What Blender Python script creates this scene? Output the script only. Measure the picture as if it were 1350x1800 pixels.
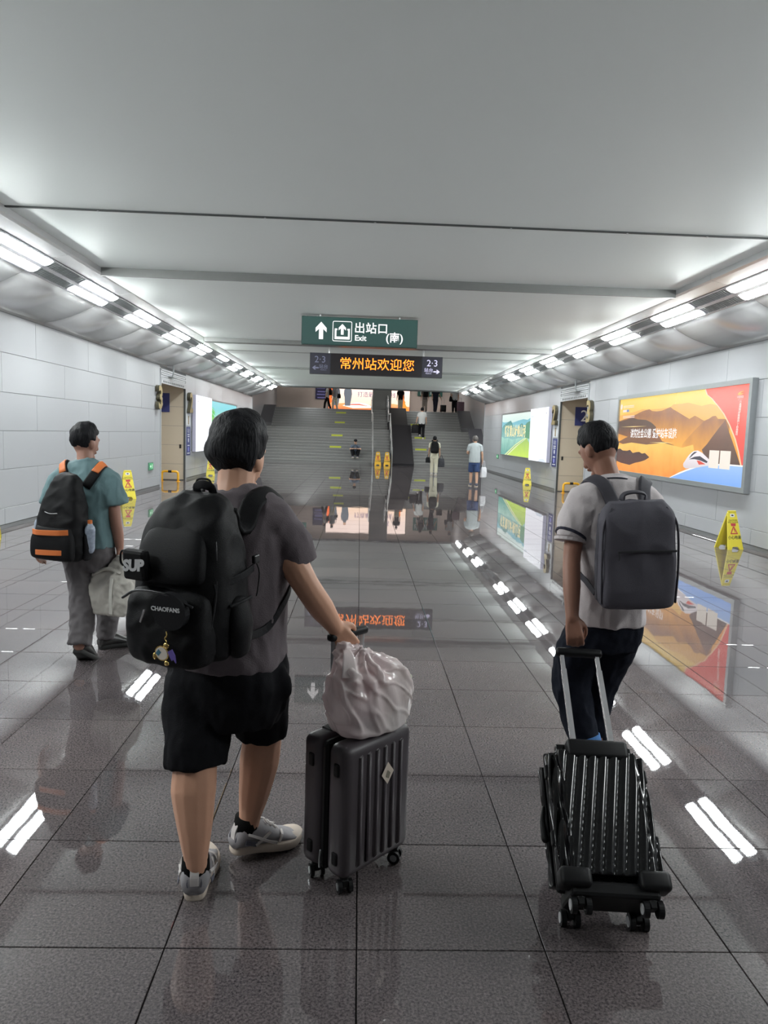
import bpy, bmesh, math, random
from math import sin, cos, pi, radians
from mathutils import Vector, Matrix, noise
from mathutils.bvhtree import BVHTree

S = bpy.context.scene
for o in list(bpy.data.objects): bpy.data.objects.remove(o)
COL = S.collection
random.seed(7)

# ------------------------------------------------------------------ camera
CAM_F, CAM_YAW, CAM_PITCH, CAM_ROLL, CAM_H = 1293.77, 0.0358319, -0.1055661, 0.0323505, 1.617655
_f = Vector((sin(CAM_YAW)*cos(CAM_PITCH), cos(CAM_YAW)*cos(CAM_PITCH), sin(CAM_PITCH)))
_r0 = Vector((cos(CAM_YAW), -sin(CAM_YAW), 0)); _u0 = _r0.cross(_f)
_r = _r0*cos(CAM_ROLL) + _u0*sin(CAM_ROLL); _u = -_r0*sin(CAM_ROLL) + _u0*cos(CAM_ROLL)
cd = bpy.data.cameras.new('camera'); cam = bpy.data.objects.new('camera', cd); COL.objects.link(cam)
cd.sensor_fit = 'VERTICAL'; cd.sensor_height = 36.0; cd.sensor_width = 27.0; cd.lens = 36.0*CAM_F/1800.0
cd.clip_start = 0.05; cd.clip_end = 200
cam.matrix_world = Matrix(((_r.x, _u.x, -_f.x, 0), (_r.y, _u.y, -_f.y, 0), (_r.z, _u.z, -_f.z, CAM_H), (0, 0, 0, 1)))
S.camera = cam

# ------------------------------------------------------------------ world, exposure
W = bpy.data.worlds.new('world'); S.world = W; W.use_nodes = True
W.node_tree.nodes['Background'].inputs[0].default_value = (0.62, 0.66, 0.70, 1)
W.node_tree.nodes['Background'].inputs[1].default_value = 0.05
vs = S.view_settings
vs.view_transform = 'Standard'; vs.look = 'None'; vs.gamma = 1.0; vs.use_curve_mapping = False
vs.exposure = 0.0
LAMP_STRENGTH = 88.0      # corridor strip lamps
PRINT_STRENGTH = 1.0      # backlit prints

# ------------------------------------------------------------------ materials
MATS = {}
def mat(name, col, rough=0.5, metal=0.0, var=0.06, scale=12.0, bump=0.0, bscale=60.0, spec=0.5, coat=0.0, emit=None, es=0.0, stretch=None, sheen=0.0):
    """procedural material: base colour with noise variation and optional noise bump"""
    if name in MATS: return MATS[name]
    m = bpy.data.materials.new(name); m.use_nodes = True
    nt = m.node_tree; N = nt.nodes; L = nt.links; b = N['Principled BSDF']
    b.inputs['Roughness'].default_value = rough; b.inputs['Metallic'].default_value = metal
    b.inputs['Specular IOR Level'].default_value = spec
    b.inputs['Coat Weight'].default_value = coat; b.inputs['Coat Roughness'].default_value = 0.08
    if sheen: b.inputs['Sheen Weight'].default_value = sheen
    tc = N.new('ShaderNodeTexCoord'); vec = tc.outputs['Object']
    if stretch:
        mp = N.new('ShaderNodeMapping'); mp.inputs['Scale'].default_value = stretch
        L.new(vec, mp.inputs['Vector']); vec = mp.outputs['Vector']
    nz = N.new('ShaderNodeTexNoise'); nz.inputs['Scale'].default_value = scale; nz.inputs['Detail'].default_value = 4
    L.new(vec, nz.inputs['Vector'])
    mx = N.new('ShaderNodeMix'); mx.data_type = 'RGBA'
    c0 = [max(0, c*(1-var)) for c in col]; c1 = [min(1, c*(1+var)) for c in col]
    mx.inputs['A'].default_value = (*c0, 1); mx.inputs['B'].default_value = (*c1, 1)
    L.new(nz.outputs['Fac'], mx.inputs['Factor']); L.new(mx.outputs['Result'], b.inputs['Base Color'])
    if bump:
        n2 = N.new('ShaderNodeTexNoise'); n2.inputs['Scale'].default_value = bscale; n2.inputs['Detail'].default_value = 3
        L.new(vec, n2.inputs['Vector'])
        bp = N.new('ShaderNodeBump'); bp.inputs['Strength'].default_value = bump; bp.inputs['Distance'].default_value = 0.01
        L.new(n2.outputs['Fac'], bp.inputs['Height']); L.new(bp.outputs['Normal'], b.inputs['Normal'])
    if emit:
        b.inputs['Emission Color'].default_value = (*emit, 1); b.inputs['Emission Strength'].default_value = es
    MATS[name] = m
    return m

def srgb(r, g, b):
    f = lambda c: (c/255/12.92) if c/255 <= .04045 else ((c/255+.055)/1.055)**2.4
    return (f(r), f(g), f(b))

def print_mat(name, ca, cb=None, axis='z', lo=0.0, hi=1.0, k=1.0, var=0.0, scale=3.0):
    """backlit print ink: emission with a printed vertical colour blend and soft mottling"""
    if name in MATS: return MATS[name]
    m = bpy.data.materials.new(name); m.use_nodes = True
    nt = m.node_tree; N = nt.nodes; L = nt.links; b = N['Principled BSDF']
    b.inputs['Base Color'].default_value = (0.05, 0.05, 0.05, 1); b.inputs['Roughness'].default_value = 0.25
    b.inputs['Emission Strength'].default_value = PRINT_STRENGTH*k
    cb = cb or ca
    tc = N.new('ShaderNodeTexCoord'); sp = N.new('ShaderNodeSeparateXYZ'); L.new(tc.outputs['Object'], sp.inputs[0])
    mr = N.new('ShaderNodeMapRange'); mr.inputs['From Min'].default_value = lo; mr.inputs['From Max'].default_value = hi
    L.new(sp.outputs['Z' if axis == 'z' else 'Y' if axis == 'y' else 'X'], mr.inputs['Value'])
    nz = N.new('ShaderNodeTexNoise'); nz.inputs['Scale'].default_value = scale; nz.inputs['Detail'].default_value = 5
    L.new(tc.outputs['Object'], nz.inputs['Vector'])
    ad = N.new('ShaderNodeMath'); ad.operation = 'MULTIPLY_ADD'; ad.inputs[1].default_value = var; 
    L.new(nz.outputs['Fac'], ad.inputs[0]); L.new(mr.outputs['Result'], ad.inputs[2])
    sb = N.new('ShaderNodeMath'); sb.operation = 'SUBTRACT'; sb.inputs[1].default_value = var*.5; sb.use_clamp = True
    L.new(ad.outputs[0], sb.inputs[0])
    mx = N.new('ShaderNodeMix'); mx.data_type = 'RGBA'
    mx.inputs['A'].default_value = (*ca, 1); mx.inputs['B'].default_value = (*cb, 1)
    L.new(sb.outputs[0], mx.inputs['Factor']); L.new(mx.outputs['Result'], b.inputs['Emission Color'])
    MATS[name] = m
    return m

# ------------------------------------------------------------------ mesh helpers
def obj(name, me, m=None, parent=None, loc=(0, 0, 0), rot=(0, 0, 0), smooth=False):
    if isinstance(me, bmesh.types.BMesh):
        bm = me; bmesh.ops.recalc_face_normals(bm, faces=bm.faces[:])
        me = bpy.data.meshes.new(name); bm.to_mesh(me); bm.free()
    if smooth:
        me.polygons.foreach_set('use_smooth', [True]*len(me.polygons))
    if m and not me.materials: me.materials.append(m)
    o = bpy.data.objects.new(name, me); COL.objects.link(o)
    o.location = loc; o.rotation_euler = rot
    if parent: o.parent = parent
    return o
def thing(name, label, cat, loc=(0, 0, 0), rz=0.0, group=None):
    o = bpy.data.objects.new(name, None); COL.objects.link(o); o.empty_display_size = .1
    o.location = loc; o.rotation_euler = (0, 0, rz)
    return tag(o, label, cat, group)
def tag(o, label=None, cat=None, group=None, kind=None):
    if label: o['label'] = label
    if cat: o['category'] = cat
    if group: o['group'] = group
    if kind: o['kind'] = kind
    return o
def struct(o, label=None):
    o['kind'] = 'structure'
    if label: o['label'] = label
    return o
def copy_tree(o, parent=None):
    c = o.copy(); COL.objects.link(c); c.parent = parent
    for ch in list(o.children): copy_tree(ch, c)
    return c
def new(): return bmesh.new()
def box(bm, x0, x1, y0, y1, z0, z1, M=None, skip=()):
    v = [bm.verts.new(Vector(p) if M is None else M @ Vector(p)) for p in
         ((x0,y0,z0),(x1,y0,z0),(x1,y1,z0),(x0,y1,z0),(x0,y0,z1),(x1,y0,z1),(x1,y1,z1),(x0,y1,z1))]
    F = {'b':(3,2,1,0),'t':(4,5,6,7),'f':(0,1,5,4),'r':(1,2,6,5),'k':(2,3,7,6),'l':(3,0,4,7)}
    for k, q in F.items():
        if k not in skip: bm.faces.new([v[i] for i in q])
    return v
def rbox(bm, x0, x1, y0, y1, z0, z1, r=.01, seg=2, M=None):
    """box with bevelled edges"""
    t = bmesh.new(); box(t, x0, x1, y0, y1, z0, z1)
    bmesh.ops.bevel(t, geom=t.edges[:], offset=r, segments=seg, affect='EDGES', profile=.5)
    add(bm, t, M); t.free()
def add(bm, t, M=None):
    mp = {}
    for v in t.verts: mp[v] = bm.verts.new(M @ v.co if M is not None else v.co)
    for f in t.faces:
        try: bm.faces.new([mp[v] for v in f.verts])
        except ValueError: pass
def prism(bm, pts, d, M=None):
    """polygon pts (u,v) in XZ extruded along +Y by d"""
    a = [bm.verts.new((M or Matrix()) @ Vector((p[0], 0, p[1]))) for p in pts]
    b = [bm.verts.new((M or Matrix()) @ Vector((p[0], d, p[1]))) for p in pts]
    n = len(pts)
    bm.faces.new(a); bm.faces.new(b[::-1])
    for i in range(n): bm.faces.new((a[i], a[(i+1) % n], b[(i+1) % n], b[i]))
def cat(P, t):
    """catmull-rom on list of Vectors/floats, t in [0,len-1]"""
    n = len(P); i = min(int(t), n-2); u = t-i
    p1, p2 = P[i], P[i+1]; p0 = P[i-1] if i > 0 else p1+(p1-p2); p3 = P[i+2] if i+2 < n else p2+(p2-p1)
    return .5*((2*p1)+(p2-p0)*u+(2*p0-5*p1+4*p2-p3)*u*u+(3*p1-p0-3*p2+p3)*u**3)
def lerpl(P, t):
    n = len(P); i = min(int(t), n-2); u = t-i
    return P[i]*(1-u)+P[i+1]*u
def rings(bm, R, cap=True):
    V = [[bm.verts.new(p) for p in r] for r in R]
    n = len(V[0])
    for a, b in zip(V[:-1], V[1:]):
        for i in range(n): bm.faces.new((a[i], a[(i+1) % n], b[(i+1) % n], b[i]))
    if cap:
        bm.faces.new(V[0][::-1]); bm.faces.new(V[-1])
    return V
def tube(bm, pts, rad, seg=10, sub=3, ref=None, flat=1.0, round_ends=True, M=None):
    """smooth tapered tube through pts; flat = ratio of the second axis; ref fixes the first axis"""
    pts = [Vector(p) for p in pts]; rad = [float(r) for r in (rad if hasattr(rad, '__len__') else [rad]*len(pts))]
    n = len(pts); T = [k/sub for k in range((n-1)*sub+1)]
    C = [cat(pts, t) for t in T]; Rr = [max(.0005, lerpl(rad, t)) for t in T]
    prev = None; R = []
    def ring(c, d, r):
        nonlocal prev
        if ref is not None: a = Vector(ref)-d*Vector(ref).dot(d)
        elif prev is None: a = d.orthogonal()
        else: a = prev-d*prev.dot(d)
        if a.length < 1e-6: a = d.orthogonal()
        a.normalize(); prev = a; b = d.cross(a)
        return [c+a*cos(2*pi*k/seg)*r+b*sin(2*pi*k/seg)*r*flat for k in range(seg)]
    D = []
    for i in range(len(C)):
        d = C[min(i+1, len(C)-1)]-C[max(i-1, 0)]; D.append(d.normalized() if d.length > 1e-9 else Vector((0, 0, 1)))
    if round_ends:
        for a in (80, 50, 25): R.append(ring(C[0]-D[0]*Rr[0]*sin(radians(a))*min(1, flat), D[0], Rr[0]*cos(radians(a))))
    for c, d, r in zip(C, D, Rr): R.append(ring(c, d, r))
    if round_ends:
        for a in (25, 50, 80): R.append(ring(C[-1]+D[-1]*Rr[-1]*sin(radians(a))*min(1, flat), D[-1], Rr[-1]*cos(radians(a))))
    if M is not None: R = [[M @ p for p in r] for r in R]
    rings(bm, R)
def loft(bm, secs, seg=24, sub=4, cap=True, M=None, dome=0.0):
    """secs: (cx, cy, cz, rx, ry[, n[, yaw]]) horizontal super-ellipse rings, smoothed along the list"""
    P = [Vector(s[:3]) for s in secs]; rx = [s[3] for s in secs]; ry = [s[4] for s in secs]
    ex = [s[5] if len(s) > 5 else 2.0 for s in secs]; yw = [s[6] if len(s) > 6 else 0.0 for s in secs]
    n = len(secs); R = []
    for k in range((n-1)*sub+1):
        t = k/sub; c = cat(P, t); a = max(.001, cat(rx, t)); b = max(.001, cat(ry, t)); e = lerpl(ex, t); w = lerpl(yw, t)
        ring = []
        for j in range(seg):
            q = 2*pi*j/seg; cx, sx = cos(q), sin(q)
            x = a*math.copysign(abs(cx)**(2/e), cx); y = b*math.copysign(abs(sx)**(2/e), sx)
            ring.append(c+Vector((x*cos(w)-y*sin(w), x*sin(w)+y*cos(w), 0)))
        R.append(ring)
    if M is not None: R = [[M @ p for p in r] for r in R]
    return rings(bm, R, cap)
def ball(bm, c, r, seg=16, M=None):
    """ellipsoid, r = (rx, ry, rz)"""
    c = Vector(c); r = r if hasattr(r, '__len__') else (r, r, r)
    t = bmesh.new(); bmesh.ops.create_uvsphere(t, u_segments=seg, v_segments=max(6, seg*2//3), radius=1)
    MM = Matrix.Translation(c) @ Matrix.Diagonal((*r, 1))
    add(bm, t, (M @ MM) if M is not None else MM); t.free()
def cyl(bm, c, axis, r, h, seg=16, M=None, r2=None):
    """cylinder centred at c along axis"""
    ax = Vector(axis).normalized(); a = ax.orthogonal().normalized(); b = ax.cross(a); c = Vector(c); r2 = r if r2 is None else r2
    R = [[c+ax*(s*h/2)+a*cos(2*pi*k/seg)*q+b*sin(2*pi*k/seg)*q for k in range(seg)] for s, q in ((-1, r), (1, r2))]
    if M is not None: R = [[M @ p for p in q] for q in R]
    rings(bm, R)
def sweep(bm, pts, nrm, w, t, sub=4):
    """flat band through pts with normals nrm, width w, thickness t"""
    pts = [Vector(p) for p in pts]; nrm = [Vector(p) for p in nrm]; n = len(pts)
    ws = [float(x) for x in (w if hasattr(w, '__len__') else [w]*n)]
    T = [k/sub for k in range((n-1)*sub+1)]; C = [cat(pts, q) for q in T]; R = []
    for i, q in enumerate(T):
        d = (C[min(i+1, len(C)-1)]-C[max(i-1, 0)]).normalized(); m = lerpl(nrm, q); m = (m-d*m.dot(d)).normalized(); s = d.cross(m); ww = lerpl(ws, q)
        R.append([C[i]+s*(-ww/2)-m*t*.5, C[i]+s*(-ww/2)+m*t*.35, C[i]+s*(-ww*.36)+m*t*.5, C[i]+s*(ww*.36)+m*t*.5, C[i]+s*(ww/2)+m*t*.35, C[i]+s*(ww/2)-m*t*.5])
    rings(bm, R)
def fuse(bm, voxel, it=4, fac=.5):
    """union of overlapping closed shapes as one continuous smooth surface"""
    me = bpy.data.meshes.new('tmp'); bmesh.ops.recalc_face_normals(bm, faces=bm.faces[:]); bm.to_mesh(me); bm.free()
    o = bpy.data.objects.new('tmp', me); COL.objects.link(o)
    r = o.modifiers.new('r', 'REMESH'); r.mode = 'VOXEL'; r.voxel_size = voxel; r.use_smooth_shade = True
    if it:
        s = o.modifiers.new('s', 'SMOOTH'); s.factor = fac; s.iterations = it
    dg = bpy.context.evaluated_depsgraph_get(); dg.update()
    out = bpy.data.meshes.new_from_object(o.evaluated_get(dg))
    bpy.data.objects.remove(o); bpy.data.meshes.remove(me)
    out.polygons.foreach_set('use_smooth', [True]*len(out.polygons))
    return out
def displace(me, fn):
    """move vertices along their normals by fn(co, normal)"""
    ns = [v.normal.copy() for v in me.vertices]
    for v, n in zip(me.vertices, ns): v.co += n*fn(v.co, n)
    me.update()
def text_mesh(s, size, extrude=.0, align='CENTER', shear=0.0, bold=0.0, spacing=1.0):
    """lettering as a mesh in the XY plane"""
    cu = bpy.data.curves.new('txt', 'FONT'); cu.body = s; cu.size = size; cu.extrude = extrude; cu.align_x = align; cu.align_y = 'CENTER'
    cu.shear = shear; cu.offset = bold; cu.space_character = spacing; cu.resolution_u = 3
    o = bpy.data.objects.new('txt', cu); COL.objects.link(o)
    dg = bpy.context.evaluated_depsgraph_get(); dg.update()
    me = bpy.data.meshes.new_from_object(o.evaluated_get(dg)); bpy.data.objects.remove(o); bpy.data.curves.remove(cu)
    me.materials.clear()
    return me
def text(name, s, size, m, parent, M, extrude=.001, **kw):
    me = text_mesh(s, size, extrude, **kw); me.transform(M); return obj(name, me, m, parent)
def plane_frame(origin, right, up):
    """matrix whose local XY plane is spanned by right and up"""
    r = Vector(right).normalized(); u = Vector(up).normalized(); n = r.cross(u); o = Vector(origin)
    return Matrix(((r.x, u.x, n.x, o.x), (r.y, u.y, n.y, o.y), (r.z, u.z, n.z, o.z), (0, 0, 0, 1)))
def poly(name, pts, m, parent, M, d=0.0, th=.0012):
    """flat printed shape: polygon pts in the plane frame M, raised d, thin sheet"""
    bm = new(); a = [bm.verts.new(M @ Vector((p[0], p[1], d+th))) for p in pts]; f = bm.faces.new(a); f.normal_update()
    bmesh.ops.triangulate(bm, faces=[f]); return obj(name, bm, m, parent)
# ================================================================== STRUCTURE
XC, HW = 0.42, 5.78                    # corridor centre line and half width
XL, XR = XC-HW, XC+HW                  # wall faces
YB, YE = -9.0, 36.9                    # corridor ends
CZ1, CZ2 = 3.93, 3.84                  # ceiling heights before / after the step
T0X, T0Y, TS = 0.0352, 2.1614, 0.6     # floor joint grid

def floor_mat():
    m = bpy.data.materials.new('polished_granite'); m.use_nodes = True
    nt = m.node_tree; N = nt.nodes; L = nt.links; b = N['Principled BSDF']
    g = N.new('ShaderNodeNewGeometry'); P = g.outputs['Position']
    def noise_(sc, det=4, ro=.55):
        n = N.new('ShaderNodeTexNoise'); n.inputs['Scale'].default_value = sc; n.inputs['Detail'].default_value = det; n.inputs['Roughness'].default_value = ro
        L.new(P, n.inputs['Vector']); return n.outputs['Fac']
    def ramp(f, stops):
        r = N.new('ShaderNodeValToRGB'); L.new(f, r.inputs[0]); e = r.color_ramp.elements
        e[0].position, e[0].color = stops[0][0], (*stops[0][1], 1); e[1].position, e[1].color = stops[1][0], (*stops[1][1], 1)
        return r.outputs[0]
    def mix(a, bb, f=None, mode='MULTIPLY', fac=1.0):
        x = N.new('ShaderNodeMix'); x.data_type = 'RGBA'; x.blend_type = mode; x.inputs['Factor'].default_value = fac
        if f: L.new(f, x.inputs['Factor'])
        for s, k in ((a, 'A'), (bb, 'B')):
            if isinstance(s, tuple): x.inputs[k].default_value = (*s, 1)
            else: L.new(s, x.inputs[k])
        return x.outputs['Result']
    speck = ramp(noise_(120, 3, .75), [(.36, (.42, .41, .43)), (.70, (1.95, 1.85, 1.75))])
    blot = ramp(noise_(1.1, 3), [(.3, (.80, .80, .82)), (.7, (1.16, 1.13, 1.10))])
    # one tone per slab
    sc = N.new('ShaderNodeVectorMath'); sc.operation = 'SUBTRACT'; sc.inputs[1].default_value = (T0X, T0Y, 0); L.new(P, sc.inputs[0])
    dv = N.new('ShaderNodeVectorMath'); dv.operation = 'MULTIPLY'; dv.inputs[1].default_value = (1/TS, 1/TS, 0); L.new(sc.outputs[0], dv.inputs[0])
    fl = N.new('ShaderNodeVectorMath'); fl.operation = 'FLOOR'; L.new(dv.outputs[0], fl.inputs[0])
    wn = N.new('ShaderNodeTexWhiteNoise'); wn.noise_dimensions = '2D'; L.new(fl.outputs[0], wn.inputs['Vector'])
    tone = ramp(wn.outputs['Value'], [(0, (.86, .86, .87)), (1, (1.12, 1.10, 1.10))])
    c = mix(mix(mix((.100, .092, .097), speck), blot), tone)
    L.new(c, b.inputs['Base Color'])
    # worn, unevenly polished: roughness mottling, slight waviness of the slabs
    rr = N.new('ShaderNodeMapRange'); rr.inputs['From Min'].default_value = .3; rr.inputs['From Max'].default_value = .75
    rr.inputs['To Min'].default_value = .004; rr.inputs['To Max'].default_value = .022; L.new(noise_(.9, 4), rr.inputs['Value'])
    L.new(rr.outputs[0], b.inputs['Roughness'])
    b.inputs['Specular IOR Level'].default_value = .95
    bp = N.new('ShaderNodeBump'); bp.inputs['Strength'].default_value = .02; bp.inputs['Distance'].default_value = .02
    L.new(noise_(2.2, 2), bp.inputs['Height'])
    b2 = N.new('ShaderNodeBump'); b2.inputs['Strength'].default_value = .004; b2.inputs['Distance'].default_value = .002
    L.new(noise_(160, 2), b2.inputs['Height']); L.new(bp.outputs[0], b2.inputs['Normal']); L.new(b2.outputs[0], b.inputs['Normal'])
    return m
M_FLOOR = floor_mat()
M_JOINT = mat('floor_joint', (.018, .017, .017), .7)
M_PANEL = mat('wall_panel_enamel', srgb(170, 172, 176), .28, var=.03, scale=.8, spec=.5)
M_BACKING = mat('wall_joint_backing', (.20, .20, .205), .8)
M_BEIGE = mat('beige_panel', srgb(196, 184, 166), .35, var=.04, scale=1.5)
M_SOFFIT = mat('brushed_soffit_metal', (.62, .63, .635), .26, metal=.3, var=.05, scale=1.2)
M_CEIL = mat('satin_ceiling_sheet', (.85, .905, .885), .5, var=.03, scale=.35, spec=.3)
M_DARK = mat('dark_gap', (.06, .065, .065), .7)
M_STEEL = mat('brushed_steel', (.62, .63, .64), .28, metal=.95, var=.05, scale=30)
M_ALU = mat('grey_aluminium', (.36, .38, .39), .38, metal=.7, var=.05)
M_SKIRT = mat('skirting_grey', (.16, .165, .17), .35)
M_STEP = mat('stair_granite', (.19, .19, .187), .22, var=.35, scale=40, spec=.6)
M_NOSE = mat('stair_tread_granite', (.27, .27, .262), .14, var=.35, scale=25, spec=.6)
M_PARAPET = mat('parapet_granite', (.10, .10, .115), .3, var=.18, scale=30)
M_BLOCK = mat('dark_parapet_granite', (.022, .021, .024), .6, var=.2, scale=30, spec=.15)

# ---- floor: dark bed with every slab laid on it
bm = new(); box(bm, XL-1.3, XR+1.3, YB, 38.75, -.30, -.012)
FLOOR = struct(obj('floor', bm, M_JOINT))
def slab_mesh():
    bm = new(); h = TS/2-.0022
    t = new(); box(t, -h, h, -h, h, -.012, 0, skip=('b',))
    bmesh.ops.bevel(t, geom=[e for e in t.edges if all(v.co.z > -.001 for v in e.verts)], offset=.0015, segments=1, affect='EDGES')
    add(bm, t); t.free(); me = bpy.data.meshes.new('tile'); bm.to_mesh(me); bm.free(); me.materials.append(M_FLOOR); return me
SLAB = slab_mesh()
def project(p):
    d = Vector(p)-Vector((0, 0, CAM_H)); z = d.dot(_f)
    return None if z < .2 else (675+CAM_F*d.dot(_r)/z, 900-CAM_F*d.dot(_u)/z)
tiles = []
for i in range(-11, 13):
    for j in range(-18, 61):
        cx, cy = T0X+(i+.5)*TS, T0Y+(j+.5)*TS
        if cx < XL-1.0 or cx > XR+1.0: continue
        if cy < 37.0 and not (XL-.3 < cx < XR+.3) and not (20.0 < cy < 23): continue
        q = [project((cx+a*.3, cy+b*.3, 0)) for a, b in ((-1, -1), (1, -1), (1, 1), (-1, 1))]
        area = 0
        if all(q):
            mx = sum(p[0] for p in q)/4; my = sum(p[1] for p in q)/4
            if -120 < mx < 1470 and my < 1900:
                area = abs(sum(q[k][0]*q[(k+1) % 4][1]-q[(k+1) % 4][0]*q[k][1] for k in range(4)))/2
        tiles.append((area, cx, cy))
tiles.sort(reverse=True)
for a, cx, cy in tiles[:300]: obj('tile', SLAB, None, FLOOR, (cx, cy, 0))
bm = new()
for a, cx, cy in tiles[300:]:
    h = TS/2-.0022; box(bm, cx-h, cx+h, cy-h, cy+h, -.012, 0, skip=('b',))
o = obj('tile_field', bm, M_FLOOR, FLOOR); o['kind'] = 'stuff'; o['label'] = 'polished grey granite tiles receding into the distance'

# ---- side walls with enamel panels
DOOR_Y0, DOOR_Y1, DOOR_Z = 20.1, 22.85, 2.80
ROWS = [.065, .31, .90, 1.48, 2.06, 2.65, 3.24]
def side_wall(name, side):
    X = XL if side < 0 else XR
    bx = lambda b, d0, d1, *r: box(b, min(X+side*d0, X+side*d1), max(X+side*d0, X+side*d1), *r)
    bm = new()
    bx(bm, .02, .25, YB, DOOR_Y0-.05, -.02, 3.42); bx(bm, .02, .25, DOOR_Y1+.03, YE, -.02, 3.42)
    bx(bm, .02, .25, DOOR_Y0, DOOR_Y1, 3.17, 3.42)
    w = struct(obj(name, bm, M_BACKING))
    cache = {}
    for r in range(6):
        z0, z1 = ROWS[r], ROWS[r+1]; ph = 12.49 if r % 2 else 11.31
        y = ph-2.35*5
        while y < YE:
            segs = [(max(y, 1.0), min(y+2.35, YE))]
            out = []
            for a, b in segs:
                if z0 < 3.1 and a < DOOR_Y1+.12 and b > DOOR_Y0-.06:
                    if a < DOOR_Y0-.3: out.append((a, DOOR_Y0-.06))
                    if b > DOOR_Y1+.3: out.append((DOOR_Y1+.12, b))
                else: out.append((a, b))
            for a, b in out:
                if b-a < .05 or b < 1.2: continue
                key = (round(b-a, 3), r)
                if key not in cache:
                    t = new(); l = (b-a)/2-.0035; h = (z1-z0)/2-.0035
                    box(t, 0, .02, -l, l, -h, h); bmesh.ops.recalc_face_normals(t, faces=t.faces[:])
                    bmesh.ops.bevel(t, geom=t.edges[:], offset=.002, segments=1, affect='EDGES')
                    me = bpy.data.meshes.new('panel'); t.to_mesh(me); t.free(); me.materials.append(M_PANEL); cache[key] = me
                obj('panel', cache[key], None, w, (X if side > 0 else X-.02, (a+b)/2, (z0+z1)/2))
            y += 2.35
    bm = new()
    for a, b in ((YB, DOOR_Y0-.06), (DOOR_Y1+.1, YE)): bx(bm, .006, .03, a, b, 0, .06)
    struct(obj('baseboard_left' if side < 0 else 'baseboard_right', bm, M_SKIRT))
    return w
WALL_L = side_wall('wall_left', -1)
WALL_R = side_wall('wall_right', 1)

# ---- door recesses (closed platform exits) with rolling shutter heads
def door(n, side):
    X = XL if side < 0 else XR
    D = lambda d: X+side*d
    bx = lambda b, d0, d1, *r: box(b, min(D(d0), D(d1)), max(D(d0), D(d1)), *r)
    root = bpy.data.objects.new('door_%d' % n, None); COL.objects.link(root); struct(root)
    def part(nm, m, *a):
        b = new()
        for q in a: bx(b, *q)
        return obj(nm, b, m, root)
    part('back_panel', M_BACKING, (1.06, 1.2, DOOR_Y0, DOOR_Y1+.02, 0, 3.2))
    part('recess_ceiling', M_BEIGE, (.03, 1.2, DOOR_Y0, DOOR_Y1, 2.86, 2.95))
    part('near_reveal', M_BEIGE, (.0, 1.2, DOOR_Y0-.05, DOOR_Y0, 0, 3.2))
    part('far_reveal', M_BACKING, (.03, 1.2, DOOR_Y1+.02, DOOR_Y1+.1, 0, 3.2))
    zs = [0.02, .50, 1.08, 1.66, 2.24, 2.86]
    for a, b in zip(zs[:-1], zs[1:]):
        part('panel', M_BEIGE, (.03, .80, DOOR_Y1, DOOR_Y1+.02, a+.004, b-.004))
        part('panel', M_BEIGE, (.806, 1.06, DOOR_Y1, DOOR_Y1+.02, a+.004, b-.004))
        part('panel', M_BEIGE, (1.04, 1.06, DOOR_Y0, DOOR_Y0+1.37, a+.004, b-.004))
        part('panel', M_BEIGE, (1.04, 1.06, DOOR_Y0+1.38, DOOR_Y1-.005, a+.004, b-.004))
    part('jamb', M_PANEL, (-.02, .03, DOOR_Y1, DOOR_Y1+.11, 0, 3.17))
    part('jamb', M_PANEL, (-.02, .03, DOOR_Y0-.06, DOOR_Y0, 0, 3.17))
    part('shutter_guide', M_DARK, (-.025, .03, DOOR_Y1-.03, DOOR_Y1, 0, 3.1))
    for k in range(5):
        part('shutter_slat', M_PANEL, (-.03+.008*(k % 2), .03, DOOR_Y0, DOOR_Y1, 2.90+k*.055, 2.945+k*.055))
    part('shutter_bottom_bar', M_PANEL, (-.03, .03, DOOR_Y0, DOOR_Y1-.03, 2.78, 2.895))
    b = new()
    for k in range(16):
        y = DOOR_Y0+.18+k*.15; bx(b, -.034, -.03, y, y+.07, 2.81, 2.865)
    o = obj('grille_holes', b, M_DARK, root)
    b = new(); tube(b, [(D(-.10), DOOR_Y0+.95, 3.30), (D(-.10), DOOR_Y0+.95, 3.10), (D(-.06), DOOR_Y0+.95, 3.02)], [.02, .02, .012], 8)
    box(b, min(D(-.02), D(-.16)), max(D(-.02), D(-.16)), DOOR_Y0+.7, DOOR_Y0+1.2, 2.985, 3.01)
    obj('ceiling_bracket', b, M_ALU, root)
    b = new(); rbox(b, min(D(.10), D(.16)), max(D(.10), D(.16)), DOOR_Y1-.03, DOOR_Y1, .98, 1.10, .01)
    obj('handle', b, mat('black_plastic', (.012, .012, .013), .4), root)
    return root
door(1, -1); door(2, 1)

# ---- ceiling sheets
bm = new(); box(bm, XC-4.31, XC+4.31, YB, 11.33, CZ1, CZ1+.12)
CEIL = struct(obj('ceiling', bm, M_CEIL))
def cpart(nm, m, *b):
    q = new(); box(q, *b); return obj(nm, q, m, CEIL)
cpart('ceiling_sheet', M_CEIL, XC-4.31, XC+4.31, 11.35, 19.25, CZ2, CZ2+.12)
cpart('ceiling_sheet', M_CEIL, XC-4.31, XC+4.31, 19.25, 21.3, CZ2-.005, CZ2+.115)
cpart('ceiling_sheet', M_CEIL, XC-4.31, XC+4.31, 21.34, 26.4, CZ2, CZ2+.12)
cpart('ceiling_sheet', M_CEIL, XC-4.31, XC+4.31, 26.43, 26.9, CZ2, CZ2+.12)
cpart('ceiling_sheet', M_CEIL, XC-4.31, XC+4.31, 26.93, YE, CZ2, CZ2+.12)
cpart('ceiling_void', M_DARK, XC-4.4, XC+4.4, YB, YE, CZ1+.13, CZ1+.2)
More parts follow.
